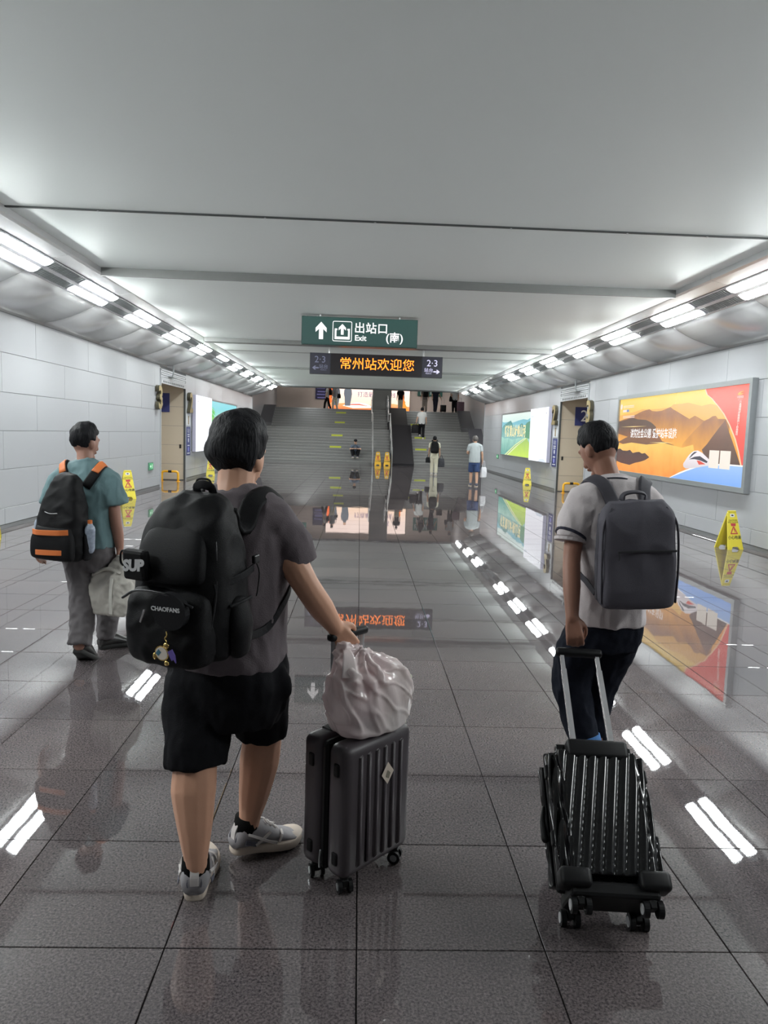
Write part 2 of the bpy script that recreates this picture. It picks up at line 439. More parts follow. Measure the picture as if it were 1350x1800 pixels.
M_FACE = mat('ceiling_step_metal', (.22, .225, .22), .4, metal=.4)
cpart('step_face', M_FACE, XC-4.31, XC+4.31, 11.31, 11.36, CZ2-.028, CZ1+.02)
cpart('cross_beam', M_FACE, XC-4.31, XC+4.31, 18.55, 18.85, CZ2-.10, CZ2)
cpart('joint_trim', M_DARK, XC-4.31, XC+4.31, 8.34, 8.375, CZ1-.014, CZ1+.01)
for y in (21.32, 26.415, 26.915): cpart('joint_trim', M_DARK, XC-4.31, XC+4.31, y-.035, y+.035, CZ2-.008, CZ2+.01)
bm = new()
for x in (-2.9, -1.1, .1, 1.6, 2.9, 3.8): cyl(bm, (x, 8.357, CZ1-.016), (0, 0, 1), .012, .012, 8)
obj('trim_screw', bm, M_STEEL, CEIL)['kind'] = 'stuff'
# header over the stair hall
cpart('header', M_CEIL, XL-1.2, XR+1.2, YE, YE+.35, CZ2, 6.2)
cpart('header_edge', M_DARK, XC-4.4, XC+4.4, YE+.02, YE+.36, CZ2-.05, CZ2)

# ---- soffits: curved metal panels either side of the ceiling
PROF_IN = [(4.31, 3.93), (4.315, 3.86), (4.36, 3.845), (4.565, 3.80)]
PROF_OUT = [(4.935, 3.625), (5.06, 3.555), (5.2, 3.485), (5.34, 3.425), (5.5, 3.37), (5.66, 3.325), (5.80, 3.30), (5.805, 3.245)]
def soffit(n, side):
    bm = new()
    for (u0, z0), (u1, z1) in (((4.31, 4.1), (4.565, 3.83)), ((4.565, 3.83), (4.935, 3.66)), ((4.935, 3.66), (5.82, 3.40))):
        R = []
        for y in (YB, YE-.02): R.append([Vector((XC+side*u, y, z)) for u, z in ((u0, z0), (u1, z1), (u1, z1+.05), (u0, z0+.05))])
        rings(bm, R)
    root = struct(obj('trim_%d' % n, bm, M_ALU))
    def strip(prof, l):
        bm = new(); R = []
        a = [[bm.verts.new((side*u, y, z)) for u, z in prof] for y in (.004, l-.004)]
        for i in range(len(prof)-1): bm.faces.new((a[0][i], a[0][i+1], a[1][i+1], a[1][i]))
        bmesh.ops.recalc_face_normals(bm, faces=bm.faces[:])
        bmesh.ops.solidify(bm, geom=bm.faces[:], thickness=.004)
        me = bpy.data.meshes.new('soffit_panel'); bm.to_mesh(me); bm.free(); me.materials.append(M_SOFFIT)
        for p in me.polygons: p.use_smooth = len(prof) > 5 and abs(p.normal.y) < .3
        return me
    pin, pout = strip(PROF_IN, 2.67), strip(PROF_OUT, 2.67)
    y = YE-2.67*17
    for k in range(17):
        obj('soffit_panel', pin, None, root, (XC, y+2.67*k, 0)); obj('soffit_panel', pout, None, root, (XC, y+2.67*k, 0))
    # end cap closing the profile
    bm = new(); pr = PROF_IN+PROF_OUT+[(5.82, 4.1), (4.31, 4.1)]
    R = [[Vector((XC+side*u, y, z)) for u, z in pr] for y in (YE-.01, YE+.05)]
    rings(bm, R); obj('end_cap', bm, M_SOFFIT, root)
    return root
soffit(1, -1); soffit(2, 1)

# ---- end wall behind the camera
bm = new(); box(bm, XL-.3, XR+.3, YB-.2, YB, -.02, 4.1); struct(obj('wall_back', bm, M_PANEL))

# ---- stair hall beyond the corridor
SY0, RIS, TRD = 38.6, .155, .30
N1, N2 = 12, 8
LY0 = SY0+N1*TRD; LY1 = LY0+2.5; TOPZ = (N1+N2)*RIS; TY = LY1+N2*TRD
HXL, HXR = XC-6.5, XC+6.5
SX = [HXL, -5.33, 0.72, 1.66, 2.86, 6.13, HXR]       # parapet | flight | channel | block | flight | parapet
bm = new()
box(bm, HXL-.25, HXL, YE-.1, 56, -.02, 7.0)
w = struct(obj('wall_stair_left', bm, M_PANEL)); 
bm = new(); box(bm, HXR, HXR+.25, YE-.1, 56, -.02, 7.0); struct(obj('wall_stair_right', bm, M_PANEL))
bm = new(); box(bm, HXL-.2, XL+.02, YE-.02, YE+.02, -.02, 4.1); box(bm, XR-.02, HXR+.2, YE-.02, YE+.02, -.02, 4.1)
struct(obj('wall_stair_return', bm, M_PANEL))
M_HALL = mat('warm_hall_wall', srgb(205, 192, 184), .5, var=.03, scale=1)
bm = new(); box(bm, HXL-.3, HXR+.3, 54.0, 54.2, 2.9, 7.0); struct(obj('wall_hall', bm, M_HALL))
bm = new(); box(bm, HXL-.3, HXR+.3, YE+.3, 54.2, 6.2, 6.35); struct(obj('ceiling_hall', bm, M_CEIL))
bm = new(); box(bm, HXL, HXR, TY, 54.1, TOPZ-.3, TOPZ); struct(obj('floor_hall', bm, M_STEP))
bm = new(); box(bm, .75, 1.95, 47.8, 48.6, TOPZ, 6.2); struct(obj('column_hall', bm, M_STEP), 'grey granite column at the head of the stairs')
def step_z(k): return (k+1)*RIS
def step_y(k): return SY0+k*TRD if k < N1 else LY1+(k-N1)*TRD
def flight(nm, x0, x1, label):
    bm = new(); box(bm, x0, x1, LY0, TY+.3, 0, N1*RIS-.03)
    root = struct(obj(nm, bm, M_STEP), label)
    for k in range(N1+N2):
        y = step_y(k); z = step_z(k); l = TRD if k != N1-1 else LY1-LY0
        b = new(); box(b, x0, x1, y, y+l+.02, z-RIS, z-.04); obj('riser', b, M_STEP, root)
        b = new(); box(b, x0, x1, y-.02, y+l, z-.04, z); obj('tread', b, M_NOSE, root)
    return root
flight('stairs_left', SX[1], SX[2], 'wide grey granite stair flight left of the steel handrails')
flight('stairs_channel', SX[2], SX[3], 'narrow granite stair channel between the two steel handrails')
flight('stairs_right', SX[4], SX[5], 'granite stair flight right of the dark parapet')
def parapet(nm, x0, x1, m, lift, label):
    prof = [(SY0-.15, 0), (SY0-.15, lift*.35), (LY0-.1, N1*RIS+lift), (LY1-.1, N1*RIS+lift), (TY-.1, TOPZ+lift*.6), (TY+.3, TOPZ+lift*.6), (TY+.3, 0)]
    bm = new(); R = [[Vector((x, y, z)) for y, z in prof] for x in (x0, x1)]; rings(bm, R)
    return struct(obj(nm, bm, m), label)
parapet('parapet_left', SX[0], SX[1], M_PARAPET, .22, 'sloping grey granite parapet against the stair wall')
parapet('parapet_centre', SX[3]+.02, SX[4], M_BLOCK, .30, 'dark sloping granite parapet between the two stair flights')
parapet('parapet_right', SX[5], SX[6], M_PARAPET, .22, 'sloping grey granite parapet beside the stair side wall')
# ================================================================== LAMPS
M_TUBE = mat('lamp_diffuser', (.9, .9, .92), .4, emit=(.95, 1.0, .99), es=LAMP_STRENGTH, var=.0)
M_TUBEOFF = mat('lamp_diffuser_unlit', (.55, .58, .62), .4)
M_HOUS = mat('lamp_housing', (.62, .62, .66), .35, metal=.4)
M_LOUV = mat('louvre_metal', (.62, .65, .66), .35, metal=.6)
ORD = ['first', 'second', 'third', 'fourth', 'fifth', 'sixth', 'seventh', 'eighth', 'ninth', 'tenth', 'eleventh', 'twelfth']
LP0, LP1 = Vector((4.575, 0, 3.797)), Vector((4.925, 0, 3.63))
def lamp_frame(side, y):
    a = Vector((XC+side*LP0.x, y, LP0.z)); b = Vector((XC+side*LP1.x, y, LP1.z)); ax = (b-a).normalized()
    n = Vector((0, 1, 0)).cross(ax)
    if n.z > 0: n = -n
    return Matrix(((ax.x, 0, n.x, a.x), (ax.y, 1, n.y, a.y), (ax.z, 0, n.z, a.z), (0, 0, 0, 1))), (b-a).length
def lamp(side, k, off=()):
    y0 = 8.85+2.67*k; y1 = y0+1.5
    M, w = lamp_frame(side, 0); ang = None
    t = thing('ceiling_lamp', 'x y z w', 'lamp', (0, 0, 0))
    b = new()
    for a, c in ((0, .025), (.165, .222), (w-.025, w)): box(b, a, c, y0, y1, -.02, .012, M)
    box(b, 0, w, y0, y0+.03, -.02, .012, M); box(b, 0, w, y1-.03, y1, -.02, .012, M)
    obj('housing', b, M_HOUS, t)
    for j, (a, c) in enumerate(((.030, .152), (.235, w-.030))):
        b = new(); R = []
        for yy in (y0+.035, y1-.035):
            R.append([M @ Vector(((a+c)/2-(c-a)/2*cos(pi*q/8), yy, .004+.02*sin(pi*q/8))) for q in range(9)])
        rings(b, R)
        obj('diffuser', b, M_TUBEOFF if j in off else M_TUBE, t)
    return t
def louvre(side, k):
    y0 = 8.85+2.67*k+1.5; y1 = y0+1.17
    M, w = lamp_frame(side, 0)
    t = thing('louvre_grille', 'x y z w', 'grille', (0, 0, 0))
    b = new()
    for a, c in ((0, .022), (.165, .222), (w-.022, w)): box(b, a, c, y0, y1, -.02, .012, M)
    box(b, 0, w, y0, y0+.02, -.02, .012, M); box(b, 0, w, y1-.02, y1, -.02, .012, M)
    obj('frame', b, M_HOUS, t)
    n = 18
    for a, c in ((.022, .165), (.222, w-.022)):
        b = new()
        for q in range(n):
            y = y0+.04+q*(y1-y0-.08)/n; box(b, a, c, y, y+.012, -.03, .006, M)
        obj('slat', b, M_LOUV, t)
    return t
for side, wd in ((-1, 'left'), (1, 'right')):
    for k in range(-4, 11):
        if k == 10 and side < 0: pass
        off = (0, 1) if k < -3 else ()
        if side < 0 and k == 5: off = (1,)
        if side > 0 and k == 7: off = (0, 1)
        if side > 0 and k == 10: off = (1,)
        t = lamp(side, k, off); q = louvre(side, k) if k < 10 else None
        if k < 0:
            t['label'] = 'twin strip ceiling lamp behind the photographer over the %s side' % wd; t['group'] = 'unseen strip lamps, %s soffit' % wd
            if q: q['label'] = 'louvre grille behind the photographer over the %s side' % wd; q['group'] = 'unseen louvre grilles, %s soffit' % wd
        else:
            ex = {(-1, 5): ', outer strip unlit', (1, 7): ', both strips unlit', (1, 10): ', outer strip unlit'}.get((side, k), '')
            t['label'] = 'twin white strip lamp, %s in sight along the %s soffit%s' % (ORD[k], wd, ex); t['group'] = 'strip lamps along the %s soffit' % wd
            if q: q['label'] = 'grey louvre grille, %s in sight along the %s soffit' % (ORD[k], wd); q['group'] = 'louvre grilles along the %s soffit' % wd
# unseen hall lamps above the header; nearer row added to brighten the stairs
M_HL = mat('hall_lamp_diffuser', (.9, .88, .85), .4, emit=(1, .95, .9), es=11.0, var=0)
for x, y in ((-3.6, 50.5), (-.2, 50.5), (3.2, 50.5), (5.6, 50.5), (-3.4, 39.2), (-.4, 39.2), (2.6, 39.2), (4.8, 39.2)):
    t = thing('unseen_hall_lamp', 'unseen square ceiling lamp lighting the stair hall from above the header', 'lamp', (x, y, 6.2), 0, 'unseen stair hall ceiling lamps')
    b = new(); box(b, -.62, .62, -.62, .62, -.05, -.001); obj('housing', b, M_HOUS, t)
    b = new(); box(b, -.58, .58, -.58, .58, -.06, -.05); obj('diffuser', b, M_HL, t)
# ================================================================== SIGNS, LIGHT BOXES, STREET FURNITURE OF THE STATION
def circle(cx, cy, r, n=24, a0=0, a1=2*pi): return [(cx+r*cos(a0+(a1-a0)*k/n), cy+r*sin(a0+(a1-a0)*k/n)) for k in range(n)]
def ring_strip(name, outer, inner, m, parent, M, d):
    bm = new(); n = len(outer)
    a = [bm.verts.new(M @ Vector((p[0], p[1], d))) for p in outer]; b = [bm.verts.new(M @ Vector((p[0], p[1], d))) for p in inner]
    for i in range(n): bm.faces.new((a[i], a[(i+1) % n], b[(i+1) % n], b[i]))
    return obj(name, bm, m, parent)
def rrect(x0, x1, y0, y1, r, n=5):
    P = []
    for cx, cy, a in ((x1-r, y1-r, 0), (x0+r, y1-r, pi/2), (x0+r, y0+r, pi), (x1-r, y0+r, 1.5*pi)):
        P += [(cx+r*cos(a+pi/2*k/n), cy+r*sin(a+pi/2*k/n)) for k in range(n+1)]
    return P
ARROW_UP = [(-.021, -.16), (-.021, .075), (-.075, .02), (-.105, .02), (-.105, .045), (0, .165), (.105, .045), (.105, .02), (.075, .02), (.021, .075), (.021, -.16)]
ARROW_UP = [(-.04, -.16), (-.04, .03), (-.105, -.03), (-.105, .05), (0, .165), (.105, .05), (.105, -.03), (.04, .03), (.04, -.16)]
P_WHITE = print_mat('sign_white_light', (1, 1, 1), k=1.15)
P_GREEN = print_mat('sign_green_light', srgb(30, 76, 72), srgb(36, 84, 78), lo=3.27, hi=3.8, k=.72)
P_NAVY = print_mat('sign_navy_light', srgb(24, 26, 54), k=.5)
P_LED = print_mat('led_orange', (1.0, .22, .012), k=3.2)
P_LILAC = print_mat('sign_lilac_light', srgb(225, 222, 255), k=1.1)
P_DIM = print_mat('sign_grey_dim', srgb(120, 124, 150), k=.8)
M_BLK = mat('black_plastic', (.012, .012, .013), .4)
M_SIGNBOX = mat('sign_casing', (.05, .055, .06), .4, metal=.3)

# ---- hanging exit sign
def exit_sign():
    x0, x1, z0, z1, Y = -1.168, 1.045, 3.275, 3.80, 14.34
    t = thing('exit_sign', 'hanging green exit sign with white arrow, door pictogram and lettering', 'sign', ((x0+x1)/2, Y+.06, z0))
    t.location = (0, 0, 0)
    b = new(); box(b, x0, x1, Y+.004, Y+.13, z0, z1); obj('casing', b, mat('sign_green_casing', srgb(22, 60, 56), .4), t)
    b = new(); box(b, x0+.008, x1-.008, Y, Y+.006, z0+.008, z1-.008); obj('face', b, P_GREEN, t)
    for x in (x0+.35, x1-.35):
        b = new(); cyl(b, (x, Y+.06, (z1+CZ2)/2), (0, 0, 1), .015, CZ2-z1+.004, 8); obj('hanger', b, M_STEEL, t)
    cz = (z0+z1)/2
    F = lambda x, z: plane_frame((x0+x, Y-.001, cz+z), (1, 0, 0), (0, 0, 1))
    poly('arrow', ARROW_UP, P_WHITE, t, F(.372, 0), .0)
    fr = F(.775, 0)
    ring_strip('pictogram_border', rrect(-.185, .185, -.19, .19, .03), rrect(-.172, .172, -.177, .177, .02), P_WHITE, t, fr, .001)
    poly('pictogram_door', [(-.145, -.15), (.145, -.15), (.145, .05), (.095, .05), (.095, .02), (.11, .02), (.11, -.1), (-.11, -.1), (-.11, .02), (-.095, .02), (-.095, .05), (-.145, .05)], P_WHITE, t, fr, .0)
    poly('pictogram_arrow', [(x*.66, y*.62+.035) for x, y in ARROW_UP], P_WHITE, t, fr, .0)
    text('lettering', '出站口', .215, P_WHITE, t, F(1.325, .062), .0006, spacing=1.04, bold=.003)
    text('lettering', 'Exit', .145, P_WHITE, t, F(1.125, -.118), .0006, bold=.003)
    text('lettering', '(南)', .20, P_WHITE, t, F(1.775, -.098), .0006, bold=.004, spacing=1.05)
exit_sign()

# ---- led message board
def led_board():
    x0, x1, z0, z1, Y = -1.365, 2.118, 3.13, 3.675, 19.62
    t = thing('led_message_board', 'long dark hanging message board with orange moving letters and platform arrows', 'sign')
    b = new(); box(b, x0, x1, Y+.004, Y+.18, z0, z1); obj('casing', b, M_SIGNBOX, t)
    b = new(); box(b, x0+.55, x1-.55, Y, Y+.006, z0+.01, z1-.01); obj('led_panel', b, mat('led_panel_black', (.02, .017, .02), .35), t)
    for a in (x0+.008, x1-.535):
        b = new(); box(b, a, a+.527, Y-.001, Y+.006, z0+.01, z1-.01); obj('platform_panel', b, P_NAVY, t)
    for x in (x0+.5, x1-.5):
        b = new(); cyl(b, (x, Y+.09, (z1+CZ2)/2), (0, 0, 1), .018, CZ2-z1+.02, 8); obj('hanger', b, M_STEEL, t)
    cz = (z0+z1)/2; F = lambda x, z: plane_frame((x, Y-.003, cz+z), (1, 0, 0), (0, 0, 1))
    text('led_lettering', '常州站欢迎您', .33, P_LED, t, F((x0+x1)/2+.02, 0), .0006, spacing=1.0)
    AR = [(-.10, -.02), (.02, -.02), (-.02, -.06), (.03, -.06), (.10, 0), (.03, .06), (-.02, .06), (.02, .02), (-.10, .02)]
    for c, m, flip in ((x0+.27, P_DIM, -1), (x1-.27, P_LILAC, 1)):
        text('platform_number', '2·3', .24, m, t, F(c, .095), .0006)
        pts = [(p[0]*flip*.85, p[1]*.85) for p in AR]
        if flip < 0: pts = pts[::-1]
        poly('arrow', pts, m, t, F(c+.12*flip, -.115), .0)
        text('lettering', '站台', .12, m, t, F(c-.09*flip, -.085), .0006)
        text('lettering', 'Platform', .045, m, t, F(c-.09*flip, -.165), .0006)
led_board()

# ---- backlit advertisement boxes on the walls
def wall_box(name, label, side, y0, y1, z0, z1, depth, base_m, frame=.07, frame_m=None):
    X = XL if side < 0 else XR
    t = thing(name, label, 'light box')
    f0, f1 = X, X-side*depth
    b = new(); lo, hi = min(f0, f1), max(f0, f1)
    if frame:
        box(b, lo, hi, y0, y1, z0, z0+frame); box(b, lo, hi, y0, y1, z1-frame, z1); box(b, lo, hi, y0, y0+frame, z0+frame, z1-frame); box(b, lo, hi, y1-frame, y1, z0+frame, z1-frame)
        obj('frame', b, frame_m or M_ALU, t)
        g = depth*.6
    else:
        g = depth-.006; a2 = X-side*g
        a3 = X-side*.022
        box(b, min(a3, a2), max(a3, a2), y0, y1, z0, z1); obj('casing', b, frame_m or M_ALU, t)
    b = new(); c0, c1 = X-side*(g), X-side*(g+.005)
    box(b, min(c0, c1), max(c0, c1), y0+frame, y1-frame, z0+frame, z1-frame); obj('backlit_sheet', b, base_m, t)
    # print plane: s to the right as seen from the corridor, t up
    yl, yr = (y1-frame, y0+frame) if side > 0 else (y0+frame, y1-frame)
    M = plane_frame((c1, yl, z0+frame), (0, yr-yl, 0), (0, 0, 1))
    return t, M, abs(yr-yl), z1-z0-2*frame
def prints(t, M, w, h):
    cnt = [0]
    def P(name, pts, m, clip=True):
        cnt[0] += 1
        q = [(min(1, max(0, s))*w, min(1, max(0, v))*h) for s, v in pts] if clip else [(s*w, v*h) for s, v in pts]
        return poly(name, q, m, t, M, .0008*cnt[0], 0)
    def Tx(name, s, size, m, x, y, sx=1.0, **kw):
        cnt[0] += 1
        return text(name, s, size, m, t, M @ Matrix.Translation((x*w, y*h, .0008*cnt[0])) @ Matrix.Diagonal((sx, 1, 1, 1)), 0, **kw)
    return P, Tx
t, M, w, h = wall_box('advert_light_box', 'large backlit advert of golden misty mountains with a red corner and a train', 1, 11.45, 17.47, .86, 2.68, .10,
                      print_mat('ad_sky', srgb(255, 160, 50), srgb(255, 214, 96), lo=1.5, hi=2.6, var=.35, scale=1.3), .085)
P, Tx = prints(t, M, w, h)
bot = lambda pts, v=0.0: pts+[(pts[-1][0], v), (pts[0][0], v)]
P('far_mountain', bot([(0, .777), (.106, .80), (.164, .815), (.24, .843), (.305, .83), (.414, .83), (.487, .84), (.508, .869), (.572, .867), (.621, .872), (.669, .847), (.716, .823), (.772, .838), (.808, .822), (.9, .8)], .3), print_mat('ad_far', srgb(250, 186, 80), srgb(232, 170, 70), lo=1.6, hi=2.5, var=.3))
P('mid_mountain', bot([(0, .70), (.086, .734), (.12, .75), (.188, .784), (.21, .80), (.25, .82), (.304, .835), (.33, .81), (.37, .80), (.415, .803), (.45, .82), (.487, .84), (.51, .81), (.533, .79), (.596, .728), (.638, .688), (.675, .721), (.70, .70), (.723, .676), (.744, .66)], .25), print_mat('ad_mid', srgb(255, 176, 62), srgb(152, 92, 42), lo=1.55, hi=2.2, var=.5))
P('right_mountain', bot([(.60, .40), (.64, .481), (.683, .56), (.718, .618), (.745, .663), (.77, .68), (.793, .706), (.813, .709), (.828, .675), (.868, .672), (.9, .65)], .2), print_mat('ad_right', srgb(255, 176, 62), srgb(160, 100, 50), lo=1.35, hi=2.05, var=.5))
P('left_mountain', [(0, .692), (.075, .712), (.11, .73), (.145, .737), (.203, .711), (.28, .70), (.334, .661), (.377, .605), (.37, .551), (.412, .484), (.444, .418), (.3, .44), (.15, .46), (0, .52)], print_mat('ad_left', srgb(150, 92, 50), srgb(88, 58, 40), lo=1.6, hi=2.0, var=.4))
P('low_ridge', [(0, .40), (.08, .46), (.157, .509), (.246, .538), (.3, .48), (.324, .454), (.434, .431), (.545, .384), (.42, .40), (.25, .37), (.1, .36)], print_mat('ad_low', srgb(112, 70, 44), srgb(140, 92, 56), lo=1.4, hi=1.9, var=.4))
P('mist', [(0, .36), (.15, .40), (.3, .38), (.45, .41), (.6, .36), (.68, .40), (.7, .25), (.65, 0), (0, 0)], print_mat('ad_mist', srgb(250, 140, 38), srgb(255, 200, 92), lo=.9, hi=1.55, var=.9, scale=2.2))
P('tree_ridge', [(0, .30), (.03, .31), (.06, .285), (.11, .284), (.14, .30), (.17, .26), (.21, .275), (.237, .28), (.265, .26), (.292, .271), (.336, .22), (.3, .18), (.255, .153), (.2, .13), (.144, .093), (.05, .11), (0, .13)], print_mat('ad_trees', srgb(92, 40, 26), srgb(70, 34, 26), lo=1.0, hi=1.4, var=.6, scale=8))
P('dark_slope', [(.874, .661), (.839, .58), (.803, .49), (.772, .409), (.742, .349), (.76, .28), (.787, .2), (.99, .2), (.976, .221), (.953, .324), (.923, .45), (.891, .579)], print_mat('ad_slope', srgb(74, 48, 40), srgb(128, 82, 58), lo=1.2, hi=2.0, var=.5))
RA = [(.731, 1.0), (.745, .94), (.777, .894), (.822, .803), (.859, .722), (.896, .611), (.934, .471), (.958, .345), (.979, .2)]
P('arc_line', RA+[(1, .2), (1, 1)], print_mat('ad_arc', srgb(255, 205, 160)))
P('red_corner', [(x+.008, y) for x, y in RA]+[(1, .2), (1, 1)], print_mat('ad_red', srgb(240, 70, 62), srgb(250, 84, 58), lo=1.2, hi=2.6, var=.15))
BL = [(.52, 0), (.595, .075), (.643, .115), (.718, .17), (.789, .198), (.883, .216), (1, .216)]
P('arc_line', BL+[(1, 0)], print_mat('ad_white', (1, 1, 1)))
P('blue_corner', [(x+.006, y-.014) for x, y in BL]+[(1.0, 0)], print_mat('ad_blue', srgb(120, 170, 250), srgb(160, 198, 250), lo=.9, hi=1.3, var=.1))
P('train_body', [(.62, .167), (.623, .19), (.63, .205), (.643, .245), (.658, .282), (.675, .312), (.691, .331), (.717, .338), (.748, .315), (.794, .251), (.82, .215), (.793, .185), (.704, .144), (.642, .127), (.625, .143)], print_mat('ad_train', srgb(206, 192, 196), srgb(244, 236, 240), lo=1.05, hi=1.4))
P('train_windscreen', [(.66, .246), (.678, .295), (.695, .322), (.714, .323), (.69, .29), (.668, .253)], print_mat('ad_train_glass', srgb(60, 56, 70)))
P('train_window_band', [(.661, .234), (.698, .268), (.735, .278), (.788, .227), (.782, .209), (.737, .232), (.699, .241)], MATS['ad_train_glass'])
P('train_stripe', [(.715, .229), (.737, .226), (.775, .196), (.732, .184)], print_mat('ad_train_red', srgb(226, 66, 40)))
for a, b in ((.795, .855), (.862, .923)): P('blank_card', [(a, .348), (b, .348), (b, .162), (a, .162)], print_mat('ad_card', srgb(244, 234, 222)))
for y0, x0, x1 in ((.615, .03, .30), (.41, .33, .545)): P('light_streak', [(x0, y0), ((x0+x1)/2, y0+.006), (x1, y0+.004), ((x0+x1)/2, y0-.004)], print_mat('ad_streak', srgb(255, 226, 150)))
Tx('lettering', '讲究社会公德', .215, P_WHITE, .24, .515, .92, bold=.001)
Tx('lettering', '爱护站车设施', .215, P_WHITE, .456, .515, .92, bold=.001)
PW = print_mat('ad_small_text', srgb(255, 224, 214))
for g, wd in enumerate(('交通强国', '铁路先行', '人民铁路')):
    for k, c in enumerate(wd): Tx('lettering', c, .075, PW, .955-.002*g, .822-.112*g-.025*k)
P('emblem', [(.938, .905), (.945, .925), (.962, .934), (.974, .934), (.958, .922), (.952, .914), (.972, .914), (.962, .902), (.948, .898)], print_mat('ad_emblem', srgb(255, 170, 60)))
Tx('lettering', '中国铁路', .052, PW, .955, .877); Tx('lettering', 'CHINA RAILWAY', .018, PW, .955, .852)
P('emblem_disc', [(.03+.011*cos(a), .895+.038*sin(a)) for a in [2*pi*k/16 for k in range(16)]], PW)
P('badge', [(.049, .852), (.09, .852), (.09, .818), (.049, .818)], PW); P('badge', [(.09, .852), (.116, .852), (.116, .818), (.09, .818)], print_mat('ad_badge', srgb(120, 140, 180)))
for y in (.905, .885): P('caption_line', [(.05, y), (.165, y), (.165, y-.008), (.05, y-.008)], PW)
for y in (.765, .745): P('caption_line', [(.054, y), (.178, y), (.178, y-.008), (.054, y-.008)], PW)

t, M, w, h = wall_box('landscape_light_box', 'smaller backlit advert of blue-green hills and a road, beside the right door', 1, 26.3, 31.95, .88, 2.63, .08,
                      print_mat('ad2_sky', srgb(190, 226, 222), srgb(226, 246, 240), lo=1.6, hi=2.6, var=.2), .04)
P, Tx = prints(t, M, w, h)
P('far_hills', bot([(0, .829), (.086, .805), (.245, .815), (.399, .79), (.585, .83), (.738, .853), (.865, .829), (1, .898)], .2), print_mat('ad2_far', srgb(150, 210, 220), srgb(118, 190, 205), lo=1.5, hi=2.4, var=.4))
P('peak', bot([(0, .664), (.063, .734), (.169, .783), (.232, .815), (.283, .83), (.32, .845), (.361, .792), (.417, .705), (.552, .652), (.659, .746), (.702, .76), (.77, .70), (.85, .6)], .25), print_mat('ad2_peak', srgb(150, 205, 200), srgb(70, 140, 140), lo=1.4, hi=2.3, var=.6, scale=5))
P('right_hill', [(.74, .60), (.772, .678), (.849, .769), (1, .822), (1, .2), (.877, .367), (.808, .459)], print_mat('ad2_right', srgb(110, 170, 120), srgb(90, 150, 130), lo=1.3, hi=2.3, var=.5, scale=5))
P('valley', [(0, .45), (.121, .40), (.253, .42), (.409, .38), (.6, .42), (.8, .44), (1, .4), (1, 0), (0, 0)], print_mat('ad2_valley', srgb(90, 160, 150), srgb(170, 220, 205), lo=.9, hi=1.7, var=.9, scale=4))
P('meadow', [(.2, 0), (.514, .205), (.732, .33), (.873, .429), (.952, .309), (1, .2), (1, 0)], print_mat('ad2_meadow', srgb(205, 236, 96), srgb(170, 205, 110), lo=.9, hi=1.6, var=.5, scale=4))
P('road', [(.144, 0), (.509, .271), (.728, .394), (.811, .427), (.873, .429), (.689, .312), (.278, 0)], print_mat('ad2_road', srgb(226, 240, 180)))
P('road_line', [(.20, 0), (.5, .235), (.7, .345), (.82, .42), (.71, .34), (.51, .225), (.225, 0)], print_mat('ad2_roadline', srgb(120, 160, 110)))
Tx('lettering', '畅游黄山壮美山河', .50, print_mat('ad2_gold', srgb(242, 230, 176)), .47, .565, .98, bold=.012)

t, M, w, h = wall_box('seaside_light_box', 'backlit advert in light blue with palm leaves, behind the grey-shirted man', -1, 26.3, 31.95, .88, 2.63, .08,
                      print_mat('ad3_sky', srgb(206, 240, 160), srgb(120, 214, 226), lo=1.3, hi=2.4, var=.25), .04)
P, Tx = prints(t, M, w, h)
P('cloud', [(.5, .62), (.55, .78), (.62, .74), (.66, .84), (.74, .86), (.8, .75), (.86, .7), (.9, .6)], print_mat('ad3_cloud', srgb(250, 244, 200), srgb(255, 226, 150), lo=1.6, hi=2.4))
for k in range(7):
    a = -.9+k*.28; P('palm_leaf', [(0.0, .93-.05*k), (.10+.02*(k % 3), .90-.055*k+.05*sin(a)), (.20-.012*k, .80-.05*k), (.08, .86-.055*k)], print_mat('ad3_leaf%d' % (k % 2), srgb(90+40*(k % 2), 200, 90)))
P('beach', [(0, .35), (.3, .3), (.6, .36), (1, .3), (1, 0), (0, 0)], print_mat('ad3_beach', srgb(240, 230, 160), srgb(200, 226, 150), lo=.9, hi=1.5, var=.4))
Tx('lettering', '千里江山如画', .42, print_mat('ad3_text', srgb(120, 130, 96)), .62, .52, .98)
P_BOX = print_mat('white_light_face', srgb(244, 246, 255), k=1.15)
for side, ds in ((-1, 'plain white backlit panel left of the light-blue advert, near the left door'), (1, 'plain white backlit panel between the right door and the landscape advert')):
    t, M, w, h = wall_box('white_light_box', ds, side, 23.75, 26.28, .86, 2.66, .14, P_BOX, 0, mat('light_box_case', (.45, .44, .55), .4))
    P, Tx = prints(t, M, w, h)
    P('blue_smudge', [(.0, .86), (.06, .88), (.2, .86), (.26, .84), (.1, .83)] if side > 0 else [(.7, .86), (.8, .88), (.95, .87), (.9, .84)], print_mat('panel_smudge', srgb(226, 236, 250)))
    P('blue_smudge', [(.55, 0), (.65, .05), (.85, .06), (.95, .03), (.97, 0)], MATS['panel_smudge'])
    x = .88 if side > 0 else .1
    P('small_mark', [(x, .90), (x+.03, .90), (x+.03, .885), (x, .885)], print_mat('panel_mark', (.03, .03, .04)))

